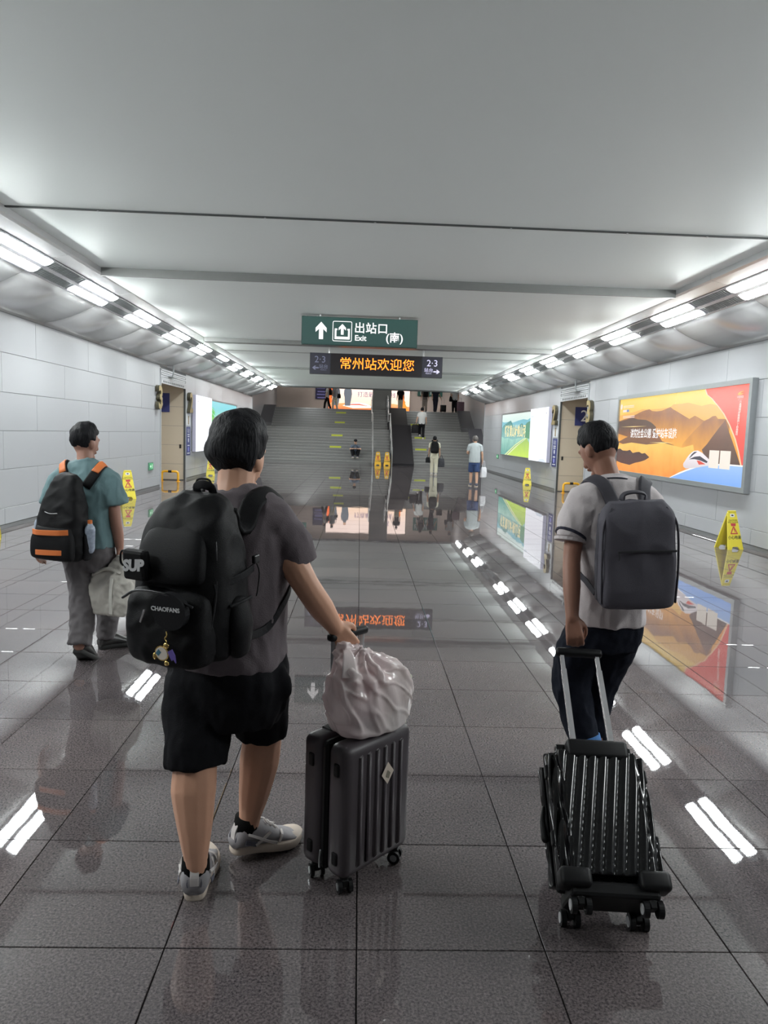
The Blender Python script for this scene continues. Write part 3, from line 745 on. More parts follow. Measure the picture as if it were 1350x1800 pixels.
# ---- wall numerals, notice strips, recess number plates, emergency lights
M_GOLD = mat('aged_gold', (.45, .36, .18), .35, metal=.6, var=.2, scale=20)
M_NUMSIDE = mat('numeral_side', (.10, .09, .06), .4, metal=.4)
def numeral(s, side, y, z, label):
    X = XL if side < 0 else XR
    t = thing('wall_numeral', label, 'numeral')
    me = text_mesh(s, .82, .045, bold=.03)
    M = plane_frame((X-side*.06, y, z), (0, -side, 0), (0, 0, 1)); me.transform(M)
    o = obj('body', me, M_NUMSIDE, t)
    me = text_mesh(s, .82, .003, bold=.022); me.transform(plane_frame((X-side*.108, y, z), (0, -side, 0), (0, 0, 1))); obj('face', me, M_GOLD, t)
numeral('3', -1, 19.72, 2.35, 'gold numeral 3 on the left wall before the door'); numeral('2', -1, 23.28, 2.35, 'gold numeral 2 on the left wall just past the door')
numeral('3', 1, 19.72, 2.35, 'gold numeral 3 on the right wall before the door'); numeral('2', 1, 23.28, 2.35, 'gold numeral 2 on the right wall just past the door')
M_NAVY = mat('navy_sheet', srgb(52, 60, 118), .4)
M_WPAINT = mat('white_print', (.75, .75, .78), .5)
for side, wd in ((-1, 'left'), (1, 'right')):
    X = XL if side < 0 else XR; n = -side
    t = thing('notice_strip', 'narrow navy notice strip with white print beside the %s door' % wd, 'notice')
    a, c = X, X+n*.018
    b = new(); box(b, min(a, c), max(a, c), 23.0, 23.52, .76, 1.64); obj('board', b, M_NAVY, t)
    M = plane_frame((c, 23.26, 1.2), (0, n, 0), (0, 0, 1))
    text('print_line', '站台', .16, M_WPAINT, t, M @ Matrix.Translation((0, .32, .002)), 0)
    for k, (yy, ww) in enumerate(((.22, .3), (.16, .26), (-.12, .28), (-.36, .34))): poly('print_line', [(-ww/2, yy), (ww/2, yy), (ww/2, yy-.03), (-ww/2, yy-.03)], M_WPAINT, t, M, .002, 0)
    poly('pictogram', circle(0, .03, .07, 14), M_WPAINT, t, M, .002, 0); poly('pictogram', circle(0, -.25, .075, 14), mat('lilac_print', srgb(150, 150, 220), .5), t, M, .002, 0)
    t = thing('wall_plaque', 'white framed plaque under the gold numeral past the %s door' % wd, 'plaque')
    b = new(); box(b, min(a, c), max(a, c), 23.0, 23.52, 1.68, 2.04); obj('board', b, mat('plaque_white', (.62, .64, .66), .4), t)
    b = new(); b0 = X+n*.03; rbox(b, min(c, b0)-.001, max(c, b0), 23.2, 23.31, 1.72, 1.98, .008); obj('emblem', b, mat('plaque_brown', (.30, .22, .13), .5), t)
    # plate with platform number on the reveal
    t = thing('platform_plate', 'navy square plate with a white number in the %s door recess' % wd, 'sign')
    px0 = X+side*.46; px1 = px0+side*.56
    b = new(); box(b, min(px0, px1), max(px0, px1), DOOR_Y1-.03, DOOR_Y1, 2.07, 2.64); obj('plate', b, M_NAVY, t)
    text('number', '2' if side > 0 else '3', .5, mat('plate_white', (.85, .85, .88), .5), t, plane_frame(((px0+px1)/2, DOOR_Y1-.032, 2.355), (1, 0, 0), (0, 0, 1)), .001)
P_EG = print_mat('emergency_green', srgb(60, 170, 110), k=.9); P_EW = print_mat('emergency_white', srgb(205, 250, 220))
for side, y, z, lab in ((-1, 19.1, .60, 'small green emergency exit light low on the left wall'), (1, 32.85, .78, 'small green emergency exit light low on the right wall near the stairs')):
    X = XL if side < 0 else XR; n = -side
    t = thing('emergency_light', lab, 'emergency light')
    b = new(); box(b, min(X, X+n*.03), max(X, X+n*.03), y-.19, y+.19, z-.10, z+.10); obj('case', b, mat('emergency_case', (.08, .2, .13), .4), t)
    M = plane_frame((X+n*.031, y, z), (0, n, 0), (0, 0, 1))
    poly('face', [(-.17, -.08), (.17, -.08), (.17, .08), (-.17, .08)], P_EG, t, M, .001, 0)
    poly('arrow', [(-.13, 0), (-.06, .05), (-.06, .02), (-.01, .02), (-.01, -.02), (-.06, -.02), (-.06, -.05)], P_EW, t, M, .002, 0)
    poly('running_figure', [(.03, -.06), (.05, -.01), (.04, .02), (.06, .03), (.05, .05), (.07, .065), (.09, .05), (.08, .03), (.12, .02), (.09, 0), (.10, -.06), (.085, -.06), (.075, -.02), (.045, -.06)], P_EW, t, M, .002, 0)

# ---- yellow hoop barriers
M_YEL = mat('yellow_paint', srgb(236, 176, 40), .4, var=.06)
for side, wd in ((-1, 'left'), (1, 'right')):
    X = XL if side < 0 else XR
    t = thing('hoop_barrier', 'low yellow hoop barrier in the %s door recess' % wd, 'barrier', (X+side*.28, 22.2, 0))
    b = new(); tube(b, [(-.24, 0, 0), (-.24, 0, .2), (-.225, 0, .27), (-.17, 0, .30), (-.05, 0, .30), (.05, 0, .30), (.17, 0, .30), (.225, 0, .27), (.24, 0, .2), (.24, 0, 0)], .035, 10, 2, round_ends=False); obj('hoop', b, M_YEL, t, smooth=True)
    b = new(); cyl(b, (0, 0, .30), (1, 0, 0), .038, .10, 12); obj('band', b, M_BLK, t)
    for x in (-.24, .24):
        b = new(); cyl(b, (x, 0, .006), (0, 0, 1), .06, .012, 14); obj('foot_plate', b, M_YEL, t)

# ---- folding wet-floor signs
M_WET = mat('wet_sign_yellow', srgb(222, 206, 66), .4, var=.05, scale=8)
M_WETRED = mat('wet_sign_red', srgb(186, 60, 70), .5); M_WETBLK = mat('wet_sign_black', (.03, .03, .03), .5)
def wet_panel():
    """one leaf: slotted grip at the top, notch at the foot; leaf lies in XZ, front is -Y"""
    bm = new(); W0, W1, H = .148, .085, .60
    out = [(-W0, 0), (-W0+.07, 0), (-.055, .045), (.055, .045), (W0-.07, 0), (W0, 0), (W1, H-.02), (W1-.02, H), (-W1+.02, H), (-W1, H-.02)]
    hole = rrect(-.045, .045, H-.085, H-.035, .015, 2)
    prism(bm, out, .018)
    bmesh.ops.triangulate(bm, faces=bm.faces[:])
    return bm
def wet_sign(label, x, y, rz, sc=1.0, z=0.0, col=None):
    t = thing('wet_floor_sign', label, 'floor sign', (x, y, z), rz, 'folding wet floor signs'); t.scale = (sc, sc, sc)
    A = radians(14)
    for s in (1, -1):
        R = Matrix.Translation((0, -s*.15, 0)) @ Matrix.Rotation(pi if s < 0 else 0, 4, 'Z') @ Matrix.Rotation(-A, 4, 'X')
        bm = wet_panel(); bm.transform(R); leaf = obj('leaf', bm, col or M_WET, t)
        F = R @ Matrix.Translation((0, -.0012, 0)) @ Matrix.Rotation(pi/2, 4, 'X')
        poly('grip_label', rrect(-.042, .042, .515, .565, .012, 2), mat('wet_sign_white', (.7, .7, .72), .5), leaf, F, 0, 0)
        poly('grip_slot', rrect(-.022, .022, .53, .552, .008, 2), M_WETBLK, leaf, F, .0006, 0)
        text('lettering', 'CAUTION', .036, M_WETBLK, leaf, F @ Matrix.Translation((0, .462, 0)), .0004)
        text('lettering', 'WET FLOOR', .036, M_WETBLK, leaf, F @ Matrix.Translation((0, .43, 0)), .0004)
        poly('red_mark', [(-.05, .415), (.05, .415), (.042, .37), (-.042, .37)], M_WETRED, leaf, F, 0, 0)
        for q in ([(-.012, .365), (.012, .365), (.07, .255), (.055, .25)], [(-.012, .365), (.012, .365), (-.055, .25), (-.07, .255)], [(-.07, .262), (.07, .262), (.07, .245), (-.07, .245)], [(-.004, .33), (.01, .33), (.03, .27), (.016, .27)]):
            poly('pictogram', q, M_WETRED, leaf, F, .0004, 0)
        text('lettering', '小心地滑', .062, M_WETBLK, leaf, F @ Matrix.Translation((0, .19, 0)), .0004, bold=.001)
    b = new(); cyl(b, (0, 0, .585), (1, 0, 0), .014, .15, 10); obj('hinge', b, col or M_WET, t)
    return t
wet_sign('yellow wet floor sign against the right wall under the golden advert', 5.86, 11.3, radians(16))
wet_sign('yellow wet floor sign on the right below the white panel and landscape advert', 5.90, 25.6, radians(-10))
wet_sign('yellow wet floor sign at the left picture edge, cut by the frame', -5.12, 10.30, radians(24), 1.1)
wet_sign('yellow wet floor sign on the left half hidden by the teal-shirted man', -5.16, 16.6, radians(30), 1.05)
wet_sign('yellow wet floor sign on the left below the white panel, beside the grey-shirted man', -5.10, 25.5, radians(12))
M_WET2 = mat('wet_sign_orange_yellow', srgb(226, 176, 50), .4)
wet_sign('left one of the two yellow signs between the handrails at the stair foot', .96, 38.05, 0, 1.15, 0, M_WET2)
wet_sign('right one of the two yellow signs between the handrails at the stair foot', 1.43, 38.05, 0, 1.15, 0, M_WET2)

# ---- stair handrails and yellow riser stickers
for x, wd in ((.69, 'left'), (1.69, 'right')):
    t = thing('stair_handrail', 'stainless steel stair handrail on the %s of the narrow channel' % wd, 'handrail')
    pts = [(x, SY0-.35, .90), (x, SY0, .95), (x, LY0, N1*RIS+.92), (x, LY1, N1*RIS+.92), (x, TY, TOPZ+.92), (x, TY+.5, TOPZ+.92)]
    for dz in (0, -.42):
        b = new(); tube(b, [(p[0], p[1], p[2]+dz) for p in pts], .03 if dz == 0 else .018, 8, 1); obj('rail', b, M_STEEL, t, smooth=True)
    for (y, z) in [(SY0-.35, 0)]+[(step_y(k)+.15, step_z(k)) for k in (3, 7, 11, 14, 17)]+[(TY+.4, TOPZ)]:
        b = new(); top = z+.92 if y > SY0 else .9
        cyl(b, (x, y, (z+top)/2), (0, 0, 1), .03, top-z, 10); obj('post', b, M_STEEL, t, smooth=False)
M_STK = mat('yellow_sticker', srgb(196, 204, 60), .5)
for x0, ks, wd in ((-1.62, (5, 9, 14, 18), 'left'), (3.02, (5, 9, 14), 'right')):
    for n, k in enumerate(ks):
        z = step_z(k); y = step_y(k)
        b = new(); box(b, x0+.03*n, x0+.62+.03*n, y-.004, y-.0005, z-RIS+.02, z-.035)
        tag(obj('riser_sticker', b, M_STK), 'yellow riser sticker, %s from the bottom of the %s stair flight' % (ORD[n], wd), 'sticker', 'riser stickers')

# ---- upper hall: video wall, boards
t = thing('video_wall', 'bright orange and cream video wall behind the top of the stairs', 'screen')
b = new(); box(b, -2.36, 3.56, 53.9, 53.99, 3.30, 5.75); obj('casing', b, M_BLK, t)
b = new(); box(b, -2.33, 3.53, 53.89, 53.9, 3.33, 5.72); obj('display', b, print_mat('vw_base', srgb(255, 214, 176), srgb(252, 226, 214), lo=3.3, hi=5.0, k=1.5, var=.2), t)
M = plane_frame((-2.33, 53.888, 3.33), (1, 0, 0), (0, 0, 1)); P, Tx = prints(t, M, 5.86, 2.39)
P('red_ground', [(0, 0), (1, 0), (1, .12), (.8, .20), (.55, .14), (.3, .2), (.1, .16), (0, .3)], print_mat('vw_red', srgb(255, 120, 60), srgb(255, 170, 110), lo=3.3, hi=3.8, k=1.4, var=.6))
P('white_train', [(.17, .10), (.25, .18), (.36, .21), (.46, .18), (.60, .06), (.3, .03)], print_mat('vw_train', srgb(255, 240, 224), k=1.4)); P('train_line', [(.19, .10), (.28, .155), (.38, .165), (.5, .10), (.38, .13), (.28, .125)], print_mat('vw_line', srgb(226, 90, 70), k=1.2))
P('left_glow', [(0, .1), (.04, .2), (.05, .7), (0, .68)], print_mat('vw_glow', srgb(255, 110, 40), k=1.3))
for x in (.09, .235):
    P('uniformed_figure', [(x-.035, .10), (x-.04, .35), (x-.05, .45), (x-.045, .58), (x-.02, .62), (x-.018, .68), (x+.018, .68), (x+.02, .62), (x+.045, .58), (x+.05, .45), (x+.042, .30), (x+.03, .10)], print_mat('vw_uniform', srgb(110, 118, 128), k=1.0))
    P('figure_head', [(x+.018*cos(a), .72+.05*sin(a)) for a in [2*pi*q/12 for q in range(12)]], print_mat('vw_skin', srgb(225, 180, 150), k=1.1))
P_VT = print_mat('vw_text', srgb(96, 70, 140), k=1.0)
Tx('lettering', '上海铁路', .40, P_VT, .66, .66); Tx('lettering', '打造最美高铁线', .40, P_VT, .59, .44)
P('golden_tower', [(.87, 0), (.875, .22), (.865, .25), (.885, .34), (.88, .4), (.90, .5), (.905, .62), (.915, .5), (.935, .4), (.93, .34), (.95, .25), (.945, .22), (.99, 0)], print_mat('vw_tower', srgb(255, 150, 30), srgb(240, 90, 40), lo=3.3, hi=4.8, k=1.4))
t = thing('navy_info_board', 'navy information board left of the video wall', 'sign')
b = new(); box(b, -3.30, -2.5, 53.9, 53.99, 3.98, 5.2); obj('board', b, mat('navy_board', srgb(48, 44, 92), .5), t)
M = plane_frame((-2.9, 53.898, 4.6), (1, 0, 0), (0, 0, 1))
for k, yy in enumerate((.2, -.05, -.25, -.48)): poly('print_line', [(-.3+.05*(k % 2), yy), (.3, yy), (.3, yy-.07), (-.3+.05*(k % 2), yy-.07)], mat('lilac_print', srgb(150, 150, 220), .5), t, M, 0, 0)
t = thing('green_hanging_board', 'green hanging board at the left end of the upper hall', 'sign')
b = new(); box(b, -5.55, -3.62, 52.0, 52.1, 4.78, 5.4); obj('board', b, mat('green_board', srgb(40, 96, 88), .5), t)
b = new(); [box(b, x, x+.04, 52.03, 52.07, 5.4, 6.2) for x in (-5.2, -4.0)]; obj('hanger', b, M_STEEL, t)
t = thing('green_direction_board', 'green direction board with white lettering above the right stair flight', 'sign')
b = new(); box(b, 4.1, 5.9, 53.9, 53.99, 4.44, 5.4); obj('board', b, MATS['green_board'], t)
M = plane_frame((5.0, 53.898, 4.9), (1, 0, 0), (0, 0, 1))
text('lettering', '出站口', .42, MATS['plate_white'], t, M @ Matrix.Translation((-.2, .18, 0)), .001); text('lettering', '南广场', .36, MATS['plate_white'], t, M @ Matrix.Translation((-.2, -.24, 0)), .001)
# ================================================================== PEOPLE TOOLKIT
M_SKIN = {}
def skin(tone):
    return mat('skin_%d_%d_%d' % tone, srgb(*tone), .5, var=.10, scale=9, spec=.35, bump=.04, bscale=180)
M_HAIR = mat('black_hair', (.009, .009, .011), .6, var=.4, scale=60, bump=.6, bscale=110, stretch=(1, 1, .25), spec=.18)
M_HAIRG = mat('greying_hair', (.10, .09, .085), .6, var=.4, scale=60, bump=.4, bscale=90)
def cloth(name, col, rough=.8, bump=.25, bscale=260, var=.08, scale=5, sheen=.08):
    dark = max(col) < .03
    return mat(name, col, rough, var=var, scale=scale, bump=bump, bscale=bscale, spec=.08 if dark else .2, sheen=0 if dark else sheen)
def V(*a): return Vector(a)
def smooth01(x): x = max(0, min(1, x)); return x*x*(3-2*x)
def head_shape(bm, M, seg=28):
    """skull, jaw, nose, brow, ears in head space: face looks to +Y, centre between the ears"""
    t = new(); bmesh.ops.create_uvsphere(t, u_segments=seg, v_segments=seg*2//3, radius=1)
    for v in t.verts:
        x, y, z = v.co
        X = x*.076; Y = y*.095; Z = z*.112
        if z < 0:                                     # narrow jaw, flat nape
            k = -z; X *= 1-.28*k*k; Y = Y*(1-.12*k)+.012*k
            if y < 0: Y *= 1-.30*k
        if z > .1 and y < 0: Y *= 1.04
        v.co = (X, Y, Z)
    add(bm, t, M); t.free()
    tube(bm, [(0, .088, .012), (0, .103, -.014), (0, .108, -.03)], [.009, .012, .015], 8, 2, M=M)     # nose
    tube(bm, [(-.045, .076, .03), (-.02, .09, .034), (.02, .09, .034), (.045, .076, .03)], .010, 8, 2, M=M)   # brow
    tube(bm, [(-.022, .090, -.060), (0, .097, -.060), (.022, .090, -.060)], [.006, .009, .006], 8, 2, M=M)    # lips
    ball(bm, (0, .080, -.092), (.022, .016, .016), 10, M)                                                # chin
    for s in (-1, 1):
        ball(bm, (s*.030, .082, .008), (.013, .009, .008), 10, M)                                             # eyes
        E = M @ Matrix.Translation((s*.077, -.006, -.012)) @ Matrix.Rotation(s*radians(-24), 4, 'Z') @ Matrix.Rotation(radians(12), 4, 'X')
        ball(bm, (0, 0, 0), (.010, .021, .034), 12, E); ball(bm, (s*.006, -.006, .008), (.008, .014, .022), 10, E)
def hair_mesh(M, vol=1.0, nape=-.045, side=-.01, rough=.006, seed=0, top=1.0, voxel=.006):
    """hair cap: swells over the scalp, sinks under the skin over face, ears and neck"""
    t = new(); bmesh.ops.create_uvsphere(t, u_segments=64, v_segments=48, radius=1)
    for v in t.verts:
        x, y, z = v.co; X, Y, Z = x*.076, y*.095, z*.112
        if z < 0:
            k = -z; X *= 1-.28*k*k; Y = Y*(1-.12*k)+.012*k
            if y < 0: Y *= 1-.30*k
        front = smooth01((y+.10)/.55)                 # 0 behind the ears, 1 at the face
        line = nape*(1-front)+(.060)*front            # hairline height
        ez = smooth01((abs(x)-.42)/.25)*smooth01((y+.42)/.22)*(1-smooth01((y-.30)/.3))      # over the ears
        line = line*(1-ez)+max(line, side)*ez
        k = smooth01((Z-line)/.018+.5)
        th = vol*(.003+.014*smooth01((Z-line)/.09)+.010*smooth01((Z+.03)/.1)+.012*top*smooth01((Z-.04)/.07))
        n = noise.noise(Vector((X*28+seed, Y*28, Z*16)))*rough+noise.noise(Vector((X*70, Y*70+seed, Z*30)))*rough*.5
        g = (th+n)*k-.012*(1-k)
        d = Vector((X/.076**2, Y/.095**2, Z/.112**2)).normalized()
        v.co = Vector((X, Y, Z))+d*g
    t.transform(M)
    me = bpy.data.meshes.new('hair'); t.to_mesh(me); t.free()
    me.polygons.foreach_set('use_smooth', [True]*len(me.polygons)); return me
def hand(bm, wrist, fwd, palm_n, thumb_side, curl=.5, sc=1.0):
    """palm, four unequal fingers bent at the knuckles, thumb from the side of the palm.
    fwd: wrist->knuckles, palm_n: direction the palm faces, thumb_side: +1/-1 along fwd x palm_n"""
    f = Vector(fwd).normalized(); n = Vector(palm_n); n = (n-f*n.dot(f)).normalized(); s = f.cross(n)*thumb_side
    w = Vector(wrist)
    P = lambda a, b, c: w+(f*a+s*b+n*c)*sc
    # palm as a slab of four metacarpals
    for b0, b1 in ((.018, .030), (.008, .011), (-.006, -.009), (-.016, -.028)):
        tube(bm, [P(-.015, b0*.8, 0), P(.04, (b0+b1)/2, 0), P(.086, b1, 0)], [.015*sc, .0145*sc, .0115*sc], 8, 2)
    tube(bm, [P(.01, 0, -.002), P(.07, 0, -.002)], [.016*sc, .015*sc], 8, 2, ref=s, flat=.8)
    for b, L, a0 in ((.032, .070, 0), (.011, .078, .02), (-.010, .073, 0), (-.030, .058, -.03)):
        base = P(.086, b, 0); pts = [base]; ang = 0; d = f
        for k, (q, cc) in enumerate(((.46, .9), (.30, 1.0), (.24, .7))):
            ang += curl*cc
            d = f*cos(ang)+n*sin(ang)+s*(b*.9)*(1 if k == 0 else 0)
            pts.append(pts[-1]+d*L*q*sc)
        tube(bm, pts, [.0100*sc, .0093*sc, .0086*sc, .0075*sc], 8, 2)
    th = [P(.012, .026, .006), P(.038, .050, .016), P(.066, .052, .016+.028*curl), P(.088, .040, .020+.040*curl)]
    tube(bm, th, [.0150*sc, .0120*sc, .0105*sc, .0085*sc], 8, 2)
def limb(bm, pts, rad, seg=12): tube(bm, pts, rad, seg, 4)
def shoe(person, name, heel, yaw, pitch, m_up, m_sole, L=.285, m_trim=None, m_dark=None, m_sock=None, detail=True, roll=0, W=1.38):
    """shoe in a frame with the heel bottom at the origin, toe along +Y"""
    M = Matrix.Translation(heel) @ Matrix.Rotation(-yaw, 4, 'Z') @ Matrix.Rotation(pitch, 4, 'X') @ Matrix.Rotation(roll, 4, 'Y')
    bm = new()
    # sole: outline rings
    def outline(z, gx, y0=-.006, y1=None):
        y1 = L if y1 is None else y1; P = []
        for k in range(28):
            a = 2*pi*k/28; y = (y0+y1)/2+(y1-y0)/2*sin(a); u = (y-y0)/(y1-y0)
            wd = .036+.016*smooth01((u-.25)/.45)-.004*sin(pi*min(1, u/.5)); wd *= (1-max(0, (u-.78)/.22)**2*.45)
            P.append(Vector((wd*W*gx*math.copysign(abs(cos(a))**.45, cos(a))*1.02+.006*smooth01((u-.4)/.5), y, z+.016*smooth01((u-.75)/.25))))
        return P
    R = [outline(.0, .90), outline(.004, 1.0), outline(.018, 1.03), outline(.030, 1.0), outline(.034, .93)]
    rings(bm, R); bm.transform(M)
    up = new()
    # upper: rings along the foot in the XZ plane
    secs = [(-.006, .028, .030, .080), (.016, .036, .034, .118), (.050, .039, .036, .126), (.085, .039, .036, .118), (.120, .040, .034, .102), (.165, .042, .030, .074), (.205, .043, .027, .056), (.240, .042, .025, .040), (.270, .030, .022, .032), (.283, .012, .02, .026)]
    k_ = L/.285; rr = []
    for y, hw, z0, z1 in secs:
        ring = []
        z0 = .022
        for j in range(18):
            a = 2*pi*j/18; c, s_ = cos(a), sin(a)
            x = W*hw*math.copysign(abs(c)**.75, c)*(1-.28*max(0, s_)*(1 if y < .15 else .7)); z = (z0+z1)/2+(z1-z0)/2*math.copysign(abs(s_)**.8, s_)
            ring.append(Vector((x+.006*smooth01((y-.1)/.15), y*k_, z+.014*smooth01((y-.21)/.07))))
        rr.append(ring)
    rings(up, rr); up.transform(M)
    o = obj('shoe', up, m_up, person, smooth=True)
    obj('sole', bm, m_sole, o, smooth=True)
    if detail:
        td = m_trim or m_sole
        def strip(nm, pts, w, t_, m):
            b = new(); c = Vector((0, .1*k_, .05))
            q = [Vector((p[0]*W*1.03, p[1], p[2]*1.12)) for p in pts]; nn = [Vector((p.x, 0, max(0, p.z-.045)*1.0)) for p in q]
            nn = [n.normalized() if n.length > 1e-5 else Vector((0, -1, .2)).normalized() for n in nn]
            nn = [(Vector((0, -1, .1)) if p.y < .008 and abs(p.x) < .02 else n) for p, n in zip(q, nn)]
            sweep(b, q, nn, w, t_, 3); b.transform(M); obj(nm, b, m, o)
        for sx in (-1, 1):
            strip('side_stripe', [(sx*.036, .03, .076), (sx*.041, .07, .062), (sx*.044, .115, .044), (sx*.048, .15, .036)], .010, .004, td)
            strip('side_stripe', [(sx*.043, .06, .040), (sx*.041, .095, .056), (sx*.036, .125, .072)], .011, .004, td)
            strip('side_stripe', [(sx*.047, .16, .036), (sx*.040, .175, .056), (sx*.020, .185, .062)], .009, .004, td)
            strip('mesh_window', [(sx*.039, .02, .052), (sx*.042, .045, .047), (sx*.043, .065, .041)], .016, .003, m_dark or td)
        strip('heel_tab', [(0, -.0055, .05), (0, -.006, .075), (0, .002, .098)], .030, .006, td)
        for sx in (-1, 1): strip('heel_window', [(sx*.016, -.0015, .046), (sx*.018, -.001, .058), (sx*.017, .002, .068)], .014, .004, m_dark or td)
        for k in range(5):
            y = .112+k*.019; z = .110-.0105*k-.0009*k*k
            b = new(); tube(b, [(-.022, y, z-.006), (0, y+.004, z+.004), (.026, y+.008, z-.006)], .0035, 6, 2); b.transform(M); obj('lace', b, td, o, smooth=True)
    if m_sock:
        b = new(); tube(b, [(0, .045, .07), (0, .045, .134)], [.050, .047], 16, 2, round_ends=False); b.transform(M); obj('sock', b, m_sock, o, smooth=True)
    return o
def fold_fn(amp, freq, seed=0, aniso=(1, 1, 1), ridge=True):
    def fn(co, n):
        p = Vector((co.x*freq*aniso[0]+seed, co.y*freq*aniso[1], co.z*freq*aniso[2]))
        a = noise.noise(p)
        if ridge: a = (.55-abs(a)*2.0)*.7+noise.noise(p*2.1)*.4
        return a*amp*2.3
    return fn
class Fig:
    """a person: an Empty on the floor; body (one continuous skin mesh), hair and clothing are its parts.
    Local frame: +Y is where the figure faces, +X its right hand side."""
    def __init__(s, label, loc, yaw, tone=(205, 165, 140), vox=.006, group=None, sc=1.0):
        s.sc = sc; s.t = thing('person', label, 'person', loc, -yaw, group); s.t.scale = (sc, sc, sc); s.vox = vox; s.tone = tone; s.bm = new()
        s.R = Matrix.Rotation(-yaw, 4, 'Z'); s.loc = Vector(loc)
    def head(s, c, yaw=0, pitch=0, roll=0, sc=1.0):
        s.HM = Matrix.Translation(c) @ Matrix.Rotation(-yaw, 4, 'Z') @ Matrix.Rotation(-pitch, 4, 'X') @ Matrix.Rotation(roll, 4, 'Y') @ Matrix.Scale(sc, 4)
        head_shape(s.bm, s.HM)
    def neck(s, a, b, r=.055): tube(s.bm, [a, (Vector(a)+Vector(b))/2, b], [r*1.12, r*.98, r*.98], 12, 3)
    def hair(s, m=None, **kw): obj('hair', hair_mesh(s.HM, **kw), m or M_HAIR, s.t)
    def finish(s, it=4):
        me = fuse(s.bm, s.vox, it); return obj('body', me, skin(s.tone), s.t)
    def garment(s, name, bm, m, vox, it=5, folds=()):
        me = fuse(bm, vox, it)
        for f in folds: displace(me, f)
        return obj(name, me, m, s.t)
    def world(s, p): return s.loc+(s.R @ (Vector(p)*s.sc))
def strap_on(garment, pts, off=.006):
    """drape strap points on a garment surface: returns points and normals in the garment's space"""
    me = garment.data; bvh = BVHTree.FromPolygons([v.co for v in me.vertices], [tuple(p.vertices) for p in me.polygons])
    P, Nn = [], []
    for p in pts:
        co, n, i, d = bvh.find_nearest(Vector(p)); P.append(co+n*off); Nn.append(n)
    Nn = [(Nn[max(0, i-1)]+Nn[i]*2+Nn[min(len(Nn)-1, i+1)]).normalized() for i in range(len(Nn))]
    return P, Nn
# ================================================================== THE THREE NEAR TRAVELLERS
C_GREY = cloth('charcoal_tee', srgb(98, 90, 94), .85)
C_BLACK = cloth('black_shorts_cloth', (.010, .010, .012), .8)
C_WHITE = cloth('white_polo_cloth', srgb(205, 197, 198), .85, var=.04)
C_NAVY = cloth('navy_trouser_cloth', (.012, .014, .022), .8)
C_TEAL = cloth('teal_shirt_cloth', srgb(98, 124, 128), .7)
C_GTROU = cloth('grey_trouser_cloth', srgb(92, 88, 90), .8)
C_STRIPE = cloth('navy_stripe', (.03, .03, .05), .8)
SH_W = mat('sneaker_white', srgb(206, 200, 198), .5, var=.06); SH_MESH = mat('sneaker_mesh_pale', srgb(150, 147, 150), .7, var=.15, scale=80); SH_S = mat('sneaker_sole', srgb(206, 192, 178), .6, var=.1)
SH_D = mat('sneaker_mesh_grey', srgb(92, 92, 104), .7); SH_SILV = mat('sneaker_silver', (.62, .61, .61), .35, metal=.3)
SH_BLUE = mat('blue_shoe', srgb(62, 110, 168), .6); SH_BLK = mat('black_leather', (.022, .021, .021), .35); SH_BSOLE = mat('black_rubber', (.012, .012, .012), .7)
SOCK = cloth('black_sock', (.008, .008, .008), .9)
def rel(loc): 
    L = Vector(loc)
    return lambda x, y, z: Vector((x, y, z))-L

# ---- first man: grey T-shirt, black shorts
L1 = (-.43, 2.62, 0); p = rel(L1)
F1 = Fig('man in charcoal T-shirt and black shorts wheeling a suitcase, black backpack', L1, 0, (206, 158, 132), .0055)
F1.head(p(-.432, 2.685, 1.514), radians(26), radians(3), 0, 1.06)
F1.neck(p(-.44, 2.625, 1.37), p(-.437, 2.655, 1.47), .068)
w1 = -radians(27)
def sec(o, x, y, z, rx, ry, n=2.3, w=0): q = o(x, y, z); return (q.x, q.y, q.z, rx, ry, n, w)
loft(F1.bm, [sec(p, -.455, 2.62, .66, .17, .13, 2.3, w1), sec(p, -.455, 2.62, .80, .19, .145, 2.3, w1), sec(p, -.455, 2.62, 1.0, .19, .14, 2.3, w1), sec(p, -.45, 2.63, 1.2, .20, .13, 2.3, w1), sec(p, -.445, 2.635, 1.33, .15, .09, 2.2, w1), sec(p, -.44, 2.63, 1.40, .07, .065, 2, w1)], 24, 3)
limb(F1.bm, [p(-.31, 2.585, 1.29), p(-.245, 2.555, 1.20), p(-.174, 2.54, 1.085), p(-.118, 2.57, .995), p(-.070, 2.600, .920)], [.062, .056, .047, .046, .031])
hand(F1.bm, p(-.070, 2.600, .920), (.44, .10, -.60), (-.35, .9, .12), 1, .95, 1.02)
limb(F1.bm, [p(-.60, 2.72, 1.29), p(-.64, 2.80, 1.2), p(-.655, 2.93, 1.10), p(-.60, 3.02, 1.13), p(-.53, 3.09, 1.17)], [.06, .055, .047, .045, .03])
hand(F1.bm, p(-.53, 3.09, 1.17), (.5, .45, .25), (.3, -.2, .9), 1, .5)
limb(F1.bm, [p(-.55, 2.63, .74), p(-.555, 2.57, .60), p(-.545, 2.505, .46), p(-.545, 2.475, .36), p(-.535, 2.45, .25), p(-.527, 2.432, .14), p(-.524, 2.44, .07)], [.11, .095, .076, .079, .063, .042, .040])
tube(F1.bm, [p(-.526, 2.43, .06), p(-.53, 2.50, .05), p(-.54, 2.58, .045)], [.026, .026, .022], 10, 3)
limb(F1.bm, [p(-.36, 2.65, .74), p(-.345, 2.685, .60), p(-.338, 2.70, .47), p(-.345, 2.685, .37), p(-.360, 2.675, .26), p(-.376, 2.672, .16), p(-.385, 2.67, .10)], [.11, .092, .075, .076, .061, .042, .040])
tube(F1.bm, [p(-.40, 2.665, .09), p(-.34, 2.71, .065), p(-.28, 2.75, .045)], [.026, .026, .022], 10, 3)
F1.finish(4)
